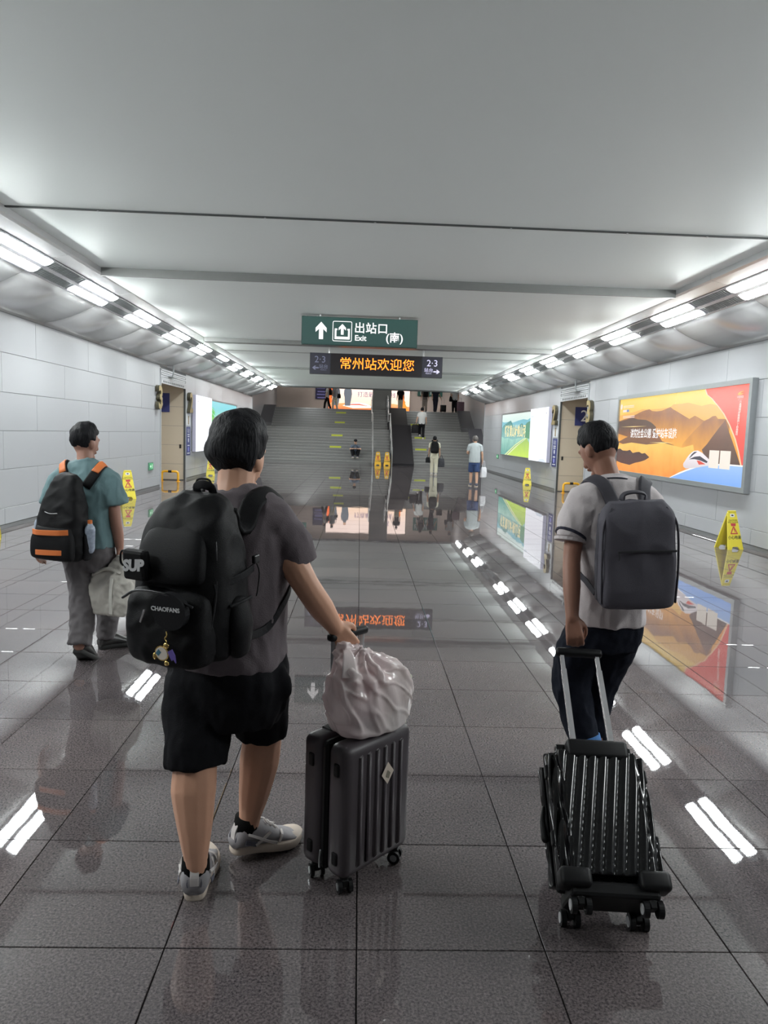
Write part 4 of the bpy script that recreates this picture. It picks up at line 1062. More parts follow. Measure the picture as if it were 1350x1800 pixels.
F1.hair(vol=1.45, nape=-.072, side=-.008, rough=.009, seed=1)
b = new()
loft(b, [sec(p, -.455, 2.615, .785, .212, .172, 2.4, w1), sec(p, -.455, 2.615, .815, .218, .176, 2.4, w1), sec(p, -.455, 2.62, .92, .216, .172, 2.4, w1), sec(p, -.453, 2.62, 1.05, .216, .168, 2.4, w1), sec(p, -.45, 2.625, 1.17, .226, .162, 2.4, w1), sec(p, -.446, 2.63, 1.26, .222, .148, 2.4, w1), sec(p, -.443, 2.635, 1.325, .190, .122, 2.3, w1), sec(p, -.441, 2.63, 1.368, .130, .095, 2.1, w1), sec(p, -.440, 2.628, 1.398, .082, .078, 2, w1)], 32, 4)
tube(b, [p(-.345, 2.60, 1.292), p(-.285, 2.578, 1.265), p(-.232, 2.57, 1.215), p(-.196, 2.572, 1.145)], [.085, .086, .079, .070], 16, 4, round_ends=False)
tube(b, [p(-.56, 2.70, 1.292), p(-.60, 2.74, 1.26), p(-.635, 2.80, 1.20), p(-.65, 2.86, 1.15)], [.085, .084, .076, .068], 16, 4, round_ends=False)
tube(b, [p(-.60, 2.72, 1.285), p(-.52, 2.67, 1.325), p(-.44, 2.635, 1.35), p(-.36, 2.60, 1.325), p(-.29, 2.575, 1.285)], [.088, .090, .088, .090, .088], 16, 4)
TEE = F1.garment('t_shirt', b, C_GREY, .0075, 6, [fold_fn(.0045, 7, 3, (1, 1, .45)), fold_fn(.0022, 17, 9, (1, 1, .5))])
b = new(); bmesh.ops.create_circle(b, segments=8, radius=.001); b.free()
b = new(); tube(b, [p(-.440+.076*cos(a), 2.632+.072*sin(a), 1.402+.010*sin(a+.3)) for a in [2*pi*k/16 for k in range(17)]], .0075, 8, 1, round_ends=False)
obj('collar_rib', b, C_GREY, F1.t, smooth=True)
b = new()
loft(b, [sec(p, -.455, 2.62, .57, .19, .14, 2.4, w1), sec(p, -.455, 2.62, .66, .218, .168, 2.4, w1), sec(p, -.455, 2.62, .76, .222, .174, 2.4, w1), sec(p, -.455, 2.62, .84, .205, .160, 2.4, w1)], 28, 4)
tube(b, [p(-.555, 2.62, .72), p(-.556, 2.575, .60), p(-.550, 2.53, .50), p(-.547, 2.515, .435)], [.128, .120, .112, .108], 20, 4, round_ends=False)
tube(b, [p(-.37, 2.65, .72), p(-.352, 2.68, .60), p(-.345, 2.695, .53), p(-.343, 2.698, .47)], [.122, .112, .101, .096], 20, 4, round_ends=False)
tube(b, [p(-.262, 2.54, .775), p(-.245, 2.55, .70), p(-.262, 2.58, .62)], [.022, .03, .02], 10, 3)
F1.garment('shorts', b, C_BLACK, .0075, 5, [fold_fn(.006, 7, 5, (1, 1, .5)), fold_fn(.003, 16, 2, (1, 1, .6))])
shoe(F1.t, 'shoe', p(-.524, 2.398, 0), radians(-7), 0, SH_MESH, SH_S, .29, SH_W, SH_D, SOCK)
shoe(F1.t, 'shoe', p(-.435, 2.640, .030), radians(54), radians(-7), SH_MESH, SH_S, .29, SH_W, SH_D, SOCK)

# ---- second man: white polo, navy trousers, bowed head
L2 = (1.21, 3.45, -.17); p = rel(L2)
F2 = Fig('man in white polo shirt and navy trousers with bowed head, grey backpack', (1.095, 3.122, 0), 0, (150, 108, 90), .006, None, .905)
F2.head(p(1.150, 3.515, 1.575), radians(-28), radians(32), 0, 1.0)
F2.neck(p(1.20, 3.445, 1.40), p(1.165, 3.485, 1.52), .056)
loft(F2.bm, [sec(p, 1.22, 3.46, .64, .14, .11), sec(p, 1.22, 3.46, .80, .15, .115), sec(p, 1.22, 3.45, 1.0, .145, .11), sec(p, 1.22, 3.44, 1.2, .165, .11), sec(p, 1.215, 3.44, 1.36, .13, .08), sec(p, 1.205, 3.44, 1.44, .06, .06)], 24, 3)
limb(F2.bm, [p(1.075, 3.42, 1.345), p(1.03, 3.40, 1.22), p(1.005, 3.365, 1.08), p(.99, 3.29, .95), p(.978, 3.215, .82)], [.055, .047, .041, .041, .029])
hand(F2.bm, p(.978, 3.215, .82), (.06, -.36, -.80), (.25, .9, -.35), 1, .75, 1.0)
limb(F2.bm, [p(1.365, 3.45, 1.345), p(1.42, 3.52, 1.22), p(1.43, 3.62, 1.12), p(1.36, 3.72, 1.15), p(1.27, 3.80, 1.2)], [.055, .047, .041, .041, .029])
hand(F2.bm, p(1.27, 3.80, 1.2), (-.6, .5, .3), (-.3, -.5, .7), -1, .6)
limb(F2.bm, [p(1.135, 3.47, .74), p(1.11, 3.50, .54), p(1.10, 3.51, .34), p(1.14, 3.47, .14), p(1.185, 3.41, -.03)], [.085, .075, .058, .058, .038])
limb(F2.bm, [p(1.305, 3.47, .74), p(1.28, 3.53, .54), p(1.255, 3.57, .34), p(1.245, 3.60, .10), p(1.25, 3.62, -.08)], [.085, .075, .058, .058, .038])
tube(F2.bm, [p(1.19, 3.41, -.04), p(1.195, 3.47, -.09), p(1.20, 3.53, -.125)], [.026, .026, .02], 10, 3)
tube(F2.bm, [p(1.25, 3.62, -.10), p(1.26, 3.70, -.12), p(1.27, 3.78, -.125)], [.026, .026, .02], 10, 3)
F2.finish(4)
F2.hair(vol=.9, nape=-.040, side=.016, rough=.005, seed=4)
b = new()
loft(b, [sec(p, 1.225, 3.455, .745, .170, .135, 2.4), sec(p, 1.225, 3.455, .78, .174, .138, 2.4), sec(p, 1.225, 3.45, .92, .170, .132, 2.4), sec(p, 1.222, 3.445, 1.08, .172, .130, 2.4), sec(p, 1.22, 3.44, 1.22, .185, .130, 2.4), sec(p, 1.218, 3.438, 1.32, .180, .118, 2.4), sec(p, 1.213, 3.438, 1.385, .135, .092, 2.2), sec(p, 1.205, 3.44, 1.43, .075, .070, 2)], 32, 4)
tube(b, [p(1.10, 3.43, 1.335), p(1.05, 3.415, 1.29), p(1.015, 3.40, 1.22), p(.998, 3.385, 1.155)], [.080, .082, .078, .073], 16, 4, round_ends=False)
tube(b, [p(1.34, 3.445, 1.335), p(1.39, 3.47, 1.29), p(1.42, 3.51, 1.22), p(1.43, 3.55, 1.17)], [.080, .080, .074, .068], 16, 4, round_ends=False)
tube(b, [p(1.06, 3.42, 1.325), p(1.13, 3.43, 1.365), p(1.21, 3.44, 1.385), p(1.30, 3.44, 1.365), p(1.375, 3.45, 1.325)], [.082, .084, .082, .084, .082], 16, 4)
POLO = F2.garment('polo_shirt', b, C_WHITE, .0075, 6, [fold_fn(.0055, 7, 13, (1, 1, .4)), fold_fn(.0025, 16, 19, (1, 1, .5))])
b = new(); q0 = p(.998, 3.385, 1.168); q1 = p(1.003, 3.389, 1.178)
tube(b, [q0, q1], [.0755, .0762], 20, 2, round_ends=False); obj('cuff_stripe', b, C_STRIPE, F2.t)
b = new(); q0 = p(.996, 3.382, 1.146); q1 = p(.998, 3.385, 1.160); tube(b, [q0, q1], [.0735, .0748], 20, 2, round_ends=False); obj('cuff_rib', b, C_WHITE, F2.t)
b = new()
for k in range(2):
    R = []
    for a in [2*pi*k2/28 for k2 in range(28)]:
        c = p(1.203, 3.448, 1.405+.030*k); rr = .081-.012*k; R.append(c+Vector((rr*cos(a), rr*.93*sin(a), -.020*sin(a)*1.0+.012*k)))
    if k == 0: A0 = R
    else: A1 = R
rings(b, [A0, A1, [q+Vector((0, 0, .004)) for q in A1], [q*1 for q in A0]], False); obj('collar', b, C_WHITE, F2.t, smooth=True)
b = new(); tube(b, [q*.5+r*.5+Vector((0, 0, .004)) for q, r in zip(A0, A1)]+[A0[0]*.5+A1[0]*.5+Vector((0, 0, .004))], .0035, 6, 1, round_ends=False); obj('collar_stripe', b, C_STRIPE, F2.t)
b = new()
loft(b, [sec(p, 1.22, 3.46, .62, .150, .125, 2.3), sec(p, 1.222, 3.46, .72, .168, .130, 2.3), sec(p, 1.222, 3.455, .80, .160, .122, 2.3)], 28, 4)
tube(b, [p(1.135, 3.47, .70), p(1.100, 3.50, .56), p(1.088, 3.52, .42), p(1.115, 3.49, .28), p(1.165, 3.44, .10)], [.108, .102, .092, .082, .070], 18, 4, round_ends=False)
tube(b, [p(1.305, 3.47, .70), p(1.275, 3.53, .54), p(1.245, 3.57, .40), p(1.235, 3.60, .22), p(1.24, 3.62, .03)], [.104, .095, .086, .076, .068], 18, 4, round_ends=False)
F2.garment('trousers', b, C_NAVY, .008, 5, [fold_fn(.006, 8, 25, (1, 1, .5)), fold_fn(.003, 18, 22, (1, 1, .7))])
for a, c, r in ((p(1.145, 3.457, .165), p(1.172, 3.432, .075), .0735), (p(1.238, 3.612, .09), p(1.24, 3.622, .02), .071)):
    b = new(); tube(b, [a, (a+c)/2, c], [r+.006, r+.003, r], 18, 2, round_ends=False); obj('turn_up', b, cloth('blue_turn_up', srgb(70, 116, 172), .8), F2.t, smooth=True)
shoe(F2.t, 'shoe', p(1.190, 3.385, -.105), radians(4), radians(-24), SH_BLUE, SH_S, .28, SH_W, SH_BLUE, None)
shoe(F2.t, 'shoe', p(1.245, 3.575, -.17), radians(6), 0, SH_BLUE, SH_S, .28, SH_W, SH_BLUE, None)

# ---- third man: teal shirt, orange-striped pack
L3 = (-1.87, 5.1, 0); p = rel(L3); w3 = -radians(14)
F3 = Fig('man in teal short-sleeved shirt and grey trousers walking by the left wall', L3, 0, (160, 120, 104), .007)
F3.head(p(-1.885, 5.14, 1.492), radians(28), radians(8), 0, 1.0)
F3.neck(p(-1.87, 5.10, 1.33), p(-1.88, 5.125, 1.44), .055)
loft(F3.bm, [sec(p, -1.85, 5.10, .64, .14, .11, 2.3, w3), sec(p, -1.85, 5.1, .80, .15, .115, 2.3, w3), sec(p, -1.86, 5.1, 1.0, .15, .11, 2.3, w3), sec(p, -1.865, 5.1, 1.15, .165, .11, 2.3, w3), sec(p, -1.87, 5.1, 1.27, .13, .08, 2.3, w3), sec(p, -1.87, 5.1, 1.35, .06, .06, 2, w3)], 24, 3)
limb(F3.bm, [p(-1.72, 5.07, 1.26), p(-1.675, 5.06, 1.12), p(-1.655, 5.06, .97), p(-1.645, 5.08, .87), p(-1.637, 5.09, .775)], [.052, .045, .040, .039, .028])
hand(F3.bm, p(-1.637, 5.09, .775), (.02, .02, -1), (-.9, .2, 0), 1, .9, 1.0)
limb(F3.bm, [p(-2.02, 5.13, 1.26), p(-2.09, 5.12, 1.12), p(-2.14, 5.10, .98), p(-2.17, 5.08, .88), p(-2.185, 5.06, .80)], [.052, .045, .040, .039, .028])
hand(F3.bm, p(-2.185, 5.06, .80), (.0, .08, -1), (.95, 0, .1), -1, .40, 1.0)
limb(F3.bm, [p(-1.93, 5.10, .74), p(-1.89, 5.06, .58), p(-1.865, 5.03, .45), p(-1.855, 4.97, .28), p(-1.855, 4.92, .13)], [.085, .075, .058, .055, .04])
limb(F3.bm, [p(-1.77, 5.11, .74), p(-1.76, 5.20, .58), p(-1.765, 5.27, .45), p(-1.79, 5.29, .27), p(-1.80, 5.30, .09)], [.085, .075, .058, .055, .04])
tube(F3.bm, [p(-1.855, 4.93, .11), p(-1.85, 4.99, .06), p(-1.845, 5.05, .03)], [.026, .026, .02], 10, 3)
tube(F3.bm, [p(-1.81, 5.30, .07), p(-1.76, 5.35, .05), p(-1.71, 5.39, .045)], [.026, .026, .02], 10, 3)
F3.finish(4)
F3.hair(vol=.9, nape=-.040, side=.014, rough=.010, seed=8)
b = new()
loft(b, [sec(p, -1.855, 5.10, .78, .180, .135, 2.4, w3), sec(p, -1.855, 5.10, .90, .182, .138, 2.4, w3), sec(p, -1.86, 5.1, 1.02, .180, .135, 2.4, w3), sec(p, -1.865, 5.1, 1.14, .188, .13, 2.4, w3), sec(p, -1.868, 5.1, 1.23, .180, .115, 2.4, w3), sec(p, -1.87, 5.1, 1.295, .13, .09, 2.2, w3), sec(p, -1.872, 5.105, 1.345, .075, .07, 2, w3), sec(p, -1.874, 5.11, 1.385, .068, .066, 2, w3)], 32, 4)
tube(b, [p(-1.745, 5.08, 1.255), p(-1.695, 5.065, 1.21), p(-1.665, 5.06, 1.14), p(-1.645, 5.058, 1.075)], [.078, .080, .080, .080], 16, 4, round_ends=False)
tube(b, [p(-1.995, 5.12, 1.255), p(-2.05, 5.12, 1.21), p(-2.085, 5.118, 1.14), p(-2.11, 5.115, 1.06)], [.078, .080, .078, .076], 16, 4, round_ends=False)
tube(b, [p(-2.03, 5.12, 1.245), p(-1.95, 5.11, 1.285), p(-1.87, 5.10, 1.305), p(-1.79, 5.09, 1.285), p(-1.71, 5.075, 1.245)], [.080, .082, .080, .082, .080], 16, 4)
TEAL = F3.garment('shirt', b, C_TEAL, .009, 5, [fold_fn(.007, 8, 31, (1, 1, .4)), fold_fn(.003, 17, 37, (1, 1, .5))])
b = new()
loft(b, [sec(p, -1.85, 5.1, .62, .150, .12, 2.3, w3), sec(p, -1.85, 5.1, .74, .172, .13, 2.3, w3), sec(p, -1.855, 5.1, .86, .165, .125, 2.3, w3)], 28, 4)
tube(b, [p(-1.925, 5.10, .70), p(-1.885, 5.06, .57), p(-1.865, 5.03, .44), p(-1.857, 4.97, .28), p(-1.853, 4.915, .135)], [.108, .100, .088, .080, .080], 18, 4, round_ends=False)
tube(b, [p(-1.775, 5.11, .70), p(-1.76, 5.20, .57), p(-1.765, 5.27, .44), p(-1.785, 5.29, .27), p(-1.80, 5.30, .08)], [.106, .096, .085, .076, .074], 18, 4, round_ends=False)
F3.garment('trousers', b, C_GTROU, .009, 5, [fold_fn(.008, 8, 45, (1, 1, .5)), fold_fn(.004, 18, 42, (1, 1, .8))])
shoe(F3.t, 'shoe', p(-1.862, 4.890, .085), radians(6), radians(-34), SH_BLK, SH_BSOLE, .285, SH_BLK, SH_BLK, None, False)
shoe(F3.t, 'shoe', p(-1.840, 5.265, .0), radians(48), radians(0), SH_BLK, SH_BSOLE, .285, SH_BLK, SH_BLK, None, False)
# ================================================================== LUGGAGE
M_NYLON = mat('black_nylon', (.0065, .0065, .0075), .6, var=.15, scale=20, bump=.25, bscale=420, spec=.16)
M_NYLON2 = mat('black_nylon_webbing', (.010, .010, .012), .7, var=.1, bump=.3, bscale=500, spec=.2)
M_ZIP = mat('black_zip', (.02, .02, .022), .35, metal=.3)
M_GREYPACK = mat('grey_pack_cloth', srgb(86, 84, 92), .75, var=.06, scale=14, bump=.25, bscale=420, spec=.25)
M_GREYPACK2 = mat('grey_pack_dark', srgb(66, 64, 72), .75, var=.06, bump=.25, bscale=420)
M_ORANGE = mat('orange_reflective', srgb(214, 118, 60), .5, var=.06)
M_PRINTW = mat('white_print_ink', (.62, .62, .63), .5)
M_CHROME = mat('chrome', (.9, .88, .9), .25, metal=1.0, var=.02)
def pack_body(bm, secs, seg=36, sub=4):
    """secs: z, half width, half depth, y of the back face; rounded-box rings"""
    loft(bm, [(0, yb-ry, z, rx, ry, 3.6) for z, rx, ry, yb in secs], seg, sub)
def put(t, loc, yaw, roll=0, pitch=0):
    t.location = loc; t.rotation_euler = (pitch, roll, -yaw)
def to_local(t, fig, pts):
    Mi = t.matrix_basis.inverted(); return [Mi @ fig.world(q) for q in pts]
def wear_straps(t, fig, garment, m, left, right, w, th, name='shoulder_strap', off=.008, starts=None):
    """straps drape over the garment from pack top to under the arm; built in the pack's own space"""
    Mi = t.matrix_basis.inverted()
    for k, pts in enumerate((left, right)):
        P, Nn = strap_on(garment, pts, off)
        P = [Mi @ fig.world(q) for q in P]; Nn = [(Mi.to_3x3() @ n).normalized() for n in Nn]
        if starts: P = [Vector(starts[k])]+P; Nn = [Vector((0, -.35, 1))]+Nn
        b = new(); sweep(b, P, Nn, w, th, 4); obj(name, b, m, t, smooth=True)

# ---- black backpack of the first man
T1 = thing('backpack', 'large black backpack with a SUP patch and a gold charm on the charcoal T-shirt man', 'backpack')
put(T1, (-.468, 2.465, .900), radians(25), radians(0), radians(5)); T1.scale = (1, 1, .93)
b = new(); pack_body(b, [(0, .11, .085, .0), (.02, .150, .110, .005), (.10, .168, .122, .005), (.25, .170, .120, .005), (.38, .160, .108, .003), (.47, .138, .088, 0), (.53, .105, .064, -.004), (.56, .065, .040, -.01)])
me = fuse(b, .008, 4); displace(me, fold_fn(.004, 11, 3, (1, 1, .6))); obj('main_compartment', me, M_NYLON, T1)
b = new(); pack_body(b, [(.012, .10, .05, -.17), (.03, .140, .062, -.165), (.13, .150, .066, -.16), (.23, .142, .055, -.16), (.265, .11, .035, -.165)]); me = fuse(b, .008, 4); displace(me, fold_fn(.003, 13, 6)); pk = obj('front_pocket', me, M_NYLON, T1)
b = new(); pack_body(b, [(.275, .10, .03, -.175), (.30, .128, .045, -.165), (.37, .125, .043, -.155), (.44, .105, .034, -.135), (.48, .07, .02, -.12)]); me = fuse(b, .008, 4); obj('upper_pocket', me, M_NYLON, T1)
for s in (-1, 1):
    b = new(); tube(b, [(s*.165, -.10, .03), (s*.178, -.11, .12), (s*.170, -.11, .20)], [.045, .055, .045], 12, 4, ref=(0, 1, 0), flat=.55); sp = obj('side_pocket', b, M_NYLON, T1, smooth=True)
    b = new(); tube(b, [(s*.178, -.16, .205), (s*.190, -.11, .21), (s*.178, -.05, .205)], .006, 6, 3); obj('pocket_hem', b, M_NYLON2, sp, smooth=True)
    b = new(); tube(b, [(s*.140, -.245, .06), (s*.152, -.20, .24), (s*.140, -.17, .40), (s*.10, -.12, .50)], .0045, 6, 4); obj('zip_line', b, M_ZIP, T1, smooth=True)
    b = new(); sweep(b, [(s*.172, -.02, .30), (s*.178, -.10, .29), (s*.150, -.20, .275)], [(s, 0, 0), (s, -.2, 0), (s*.6, -.8, 0)], .025, .005, 4); obj('compression_strap', b, M_NYLON2, T1)
b = new(); tube(b, [(-.13, -.285, .235), (-.06, -.298, .272), (.05, -.298, .272), (.13, -.285, .235)], .0045, 6, 4); obj('zip_line', b, M_ZIP, T1, smooth=True)
b = new(); sweep(b, [(-.03, -.02, .545), (-.028, -.03, .572), (0, -.035, .583), (.028, -.03, .572), (.03, -.02, .545)], [(0, -1, .1)]*5, .03, .006, 4); obj('carry_handle', b, M_NYLON2, T1, smooth=True)
b = new(); tube(b, [(-.028, -.03, .575), (-.024, -.03, .597), (0, -.03, .602), (.024, -.03, .597), (.028, -.03, .575)], .004, 6, 3); obj('hang_loop', b, M_NYLON2, T1, smooth=True)
# SUP pouch on the shoulder side
b = new(); PM = Matrix.Translation((-.088, -.262, .345)) @ Matrix.Rotation(radians(-4), 4, 'Z'); rbox(b, -.046, .046, -.016, .016, -.052, .052, .012, 2, PM); po = obj('patch_pouch', b, M_NYLON, T1)
text('patch_lettering', 'SUP', .050, M_PRINTW, po, PM @ plane_frame((0, -.0172, 0), (1, 0, .12), (-.12, 0, 1)), .0006, shear=.25, bold=.003)
b = new(); tube(b, [(-.130, -.25, .385), (-.156, -.25, .38), (-.160, -.25, .34), (-.132, -.25, .325)], .0035, 6, 4); obj('cord_loop', b, M_NYLON2, po, smooth=True)
b = new(); cyl(b, (.055, -.290, .215), (0, 1, 0), .062, .022, 28); ro = obj('round_patch', b, M_NYLON2, T1)
text('patch_lettering', 'CHAOFANS', .020, M_PRINTW, ro, plane_frame((.045, -.3018, .222), (1, 0, .04), (-.04, 0, 1)), .0006, bold=.0006)
b = new(); sweep(b, [(-.055, -.298, .165), (-.045, -.300, .185), (-.035, -.298, .21)], [(0, -1, 0)]*3, .007, .004, 3); obj('zip_pull', b, mat('dull_silver', (.5, .5, .5), .3, metal=.9), T1)
M_GOLDC = mat('bright_gold', (.85, .62, .22), .22, metal=1.0)
ch = new(); tube(ch, [(.048, -.306, .150), (.052, -.310, .138), (.045, -.310, .130), (.050, -.310, .118)], .0022, 6, 3); cm = obj('charm', ch, M_GOLDC, T1, smooth=True)
b = new(); cyl(b, (.030, -.308, .076), (0, 1, 0), .0255, .005, 24); obj('charm_rim', b, M_GOLDC, cm)
b = new(); cyl(b, (.030, -.3105, .076), (0, 1, 0), .0215, .003, 24); obj('charm_disc', b, mat('charm_cream', srgb(226, 216, 204), .4), cm)
poly('charm_inset', [(-.016, -.004), (-.004, .012), (.006, .002), (-.006, -.012)], mat('charm_blue', srgb(70, 120, 140), .4), cm, plane_frame((.024, -.3125, .078), (1, 0, 0), (0, 0, 1)), 0, 0)
b = new(); ball(b, (.047, -.309, .104), (.011, .005, .010), 12); ball(b, (.045, -.309, .044), (.009, .005, .009), 12); ball(b, (.002, -.309, .062), (.007, .005, .012), 12); obj('charm_bead', b, M_GOLDC, cm, smooth=True)
b = new(); prism(b, [(.052, .085), (.068, .095), (.078, .075), (.080, .050), (.072, .062), (.066, .056), (.060, .066)], .004, Matrix.Translation((0, -.311, 0))); obj('charm_wing', b, mat('charm_purple', srgb(120, 104, 190), .35, metal=.4), cm)
P0 = rel(L1)
wear_straps(T1, F1, TEE, M_NYLON, [P0(-.56, 2.56, 1.30), P0(-.57, 2.62, 1.37), P0(-.565, 2.72, 1.38), P0(-.55, 2.80, 1.30), P0(-.55, 2.84, 1.15), P0(-.63, 2.80, 1.02)],
            [P0(-.385, 2.50, 1.27), P0(-.36, 2.55, 1.36), P0(-.325, 2.62, 1.37), P0(-.315, 2.70, 1.31), P0(-.29, 2.74, 1.18), P0(-.24, 2.64, 1.06)], .072, .016, starts=((-.085, -.03, .50), (.085, -.03, .50)))
Mi = T1.matrix_basis.inverted(); b = new()
ln, nn_ = strap_on(TEE, [P0(-.24, 2.63, 1.075), P0(-.235, 2.58, 1.045), P0(-.26, 2.52, 1.0), P0(-.31, 2.47, .945)], .006)
sweep(b, [Mi @ F1.world(q) for q in ln]+[Vector((.165, -.06, .06))], [Mi.to_3x3() @ n for n in nn_]+[Vector((1, -.3, 0))], .030, .006, 4); obj('lower_strap', b, M_NYLON2, T1)
b = new(); rbox(b, .172, .186, -.03, .0, .315, .345, .004); tube(b, [(.180, -.015, .32), (.184, -.005, .28), (.182, -.015, .22), (.180, -.02, .20)], .0025, 6, 3); obj('strap_buckle', b, M_BLK, T1)
b = new(); tube(b, [(-.21, -.12, .13), (-.225, -.13, .09), (-.235, -.13, .05)], [.004, .005, .007], 6, 3); obj('pull_cord', b, M_NYLON2, T1, smooth=True)

# ---- grey backpack of the second man
T2 = thing('backpack', 'square grey laptop backpack on the man in the white polo', 'backpack')
put(T2, (1.142, 2.991, .955), radians(2), radians(-3), radians(3)); T2.scale = (.905, .905, .905)
b = new(); loft(b, [(0, -.075, 0, .130, .055, 4), (0, -.083, .02, .158, .075, 5), (0, -.086, .10, .163, .080, 5), (0, -.085, .25, .162, .078, 5), (0, -.080, .38, .158, .072, 5), (0, -.070, .44, .148, .058, 4.5), (0, -.055, .478, .118, .036, 4)], 44, 4)
me = fuse(b, .007, 3); displace(me, fold_fn(.0045, 7, 6, (1, 1, .7))); obj('main_compartment', me, M_GREYPACK, T2)
b = new(); loft(b, [(0, -.045, .02, .166, .034, 5), (0, -.045, .22, .170, .036, 5), (0, -.040, .42, .158, .032, 5)], 36, 3); obj('back_compartment', fuse(b, .008, 3), M_GREYPACK2, T2)
b = new(); sweep(b, [(-.105, -.1655, .268), (0, -.167, .270), (.150, -.163, .268)], [(0, -1, 0)]*3, .010, .004, 3); obj('pocket_zip', b, mat('pack_zip_dark', (.03, .03, .035), .6), T2)
b = new(); sweep(b, [(-.102, -.167, .262), (-.100, -.168, .245), (-.101, -.167, .232)], [(0, -1, 0)]*3, .006, .004, 3); obj('zip_pull', b, MATS['pack_zip_dark'], T2)
for s in (-1, 1):
    b = new(); tube(b, [(s*.164, -.135, .03), (s*.168, -.14, .2), (s*.160, -.13, .38), (s*.12, -.11, .452)], .005, 6, 4); obj('edge_piping', b, M_GREYPACK2, T2, smooth=True)
b = new(); sweep(b, [(-.055, -.03, .475), (-.045, -.035, .505), (0, -.04, .515), (.045, -.035, .505), (.055, -.03, .475)], [(0, -.3, 1)]*5, .028, .008, 4); obj('carry_handle', b, M_GREYPACK2, T2, smooth=True)
P0 = rel(L2)
wear_straps(T2, F2, POLO, M_GREYPACK2, [P0(1.165, 3.30, 1.345), P0(1.13, 3.36, 1.42), P0(1.085, 3.44, 1.43), P0(1.08, 3.54, 1.34), P0(1.07, 3.57, 1.2), P0(1.06, 3.48, 1.05)],
            [P0(1.33, 3.30, 1.345), P0(1.335, 3.36, 1.42), P0(1.345, 3.44, 1.42), P0(1.35, 3.54, 1.34), P0(1.36, 3.57, 1.2), P0(1.38, 3.48, 1.05)], .062, .012, starts=((-.08, -.03, .465), (.08, -.03, .465)))
Mi = T2.matrix_basis.inverted(); ln, nn_ = strap_on(POLO, [P0(1.055, 3.47, 1.06), P0(1.05, 3.42, 1.0), P0(1.075, 3.36, .965)], .005)
b = new(); sweep(b, [Mi @ F2.world(q) for q in ln]+[Vector((-.165, -.03, .05))], [Mi.to_3x3() @ n for n in nn_]+[Vector((-1, -.3, 0))], .028, .006, 4); obj('lower_strap', b, M_GREYPACK2, T2)

# ---- orange-striped backpack of the third man
T3 = thing('backpack', 'black backpack with two orange stripes on the teal-shirted man', 'backpack')
put(T3, (-1.905, 4.965, .735), radians(14), radians(3), radians(4))
b = new(); pack_body(b, [(0, .12, .07, 0), (.025, .155, .10, .004), (.12, .165, .115, .004), (.30, .150, .10, .003), (.44, .115, .075, 0), (.53, .085, .05, -.004), (.565, .05, .03, -.01)])
me = fuse(b, .009, 4); displace(me, fold_fn(.004, 11, 3)); obj('main_compartment', me, M_NYLON, T3)
b = new(); pack_body(b, [(.02, .13, .03, -.175), (.05, .150, .045, -.17), (.16, .148, .045, -.165), (.235, .12, .03, -.165)]); obj('front_pocket', fuse(b, .009, 4), M_NYLON, T3)
for z, wd in ((.075, .138), (.205, .128)):
    b = new(); sweep(b, [(-wd, -.235, z-.004), (-wd*.5, -.262, z), (wd*.5, -.262, z+.010), (wd, -.235, z+.014)], [(-.6, -1, 0), (0, -1, 0), (0, -1, 0), (.6, -1, 0)], .034, .005, 4); obj('orange_stripe', b, M_ORANGE, T3)
b = new(); tube(b, [(-.06, -.205, .33), (-.02, -.212, .323), (.03, -.208, .328)], .003, 6, 3); obj('zip_line', b, mat('zip_pale', (.35, .35, .36), .4), T3, smooth=True)
for s in (-1, 1):
    b = new(); tube(b, [(s*.165, -.09, .03), (s*.178, -.09, .10), (s*.172, -.09, .18)], [.045, .05, .042], 12, 4, ref=(0, 1, 0), flat=.5); obj('side_pocket', b, M_NYLON2, T3, smooth=True)
    b = new(); tube(b, [(s*.182, -.09, .09), (s*.186, -.09, .22), (s*.186, -.09, .25)], [.034, .034, .018], 12, 3); bt = obj('water_bottle', b, mat('bottle_wrap', srgb(150, 160, 176), .2, var=.5, scale=40), T3, smooth=True)
    b = new(); cyl(b, (s*.186, -.09, .268), (0, 0, 1), .015, .025, 12); obj('bottle_cap', b, M_ORANGE if s > 0 else M_PRINTW, bt)
P0 = rel(L3)
for S, m, off in ((0, M_NYLON, .006), (1, M_ORANGE, .014)):
    la = [P0(-1.955, 4.98, 1.20), P0(-1.99, 5.02, 1.29), P0(-2.0, 5.10, 1.34), P0(-1.99, 5.19, 1.28), P0(-1.98, 5.22, 1.1)]
    ra = [P0(-1.82, 4.965, 1.20), P0(-1.765, 5.0, 1.29), P0(-1.745, 5.08, 1.33), P0(-1.74, 5.17, 1.27), P0(-1.74, 5.2, 1.1)]
    if S: la, ra = [la[1]+Vector((0, .02, 0)), la[2], la[3]], [ra[1]+Vector((0, .02, 0)), ra[2], ra[3]]
    wear_straps(T3, F3, TEAL, m, la, ra, .062 if not S else .05, .014 if not S else .010, 'shoulder_strap' if not S else 'strap_patch', off)

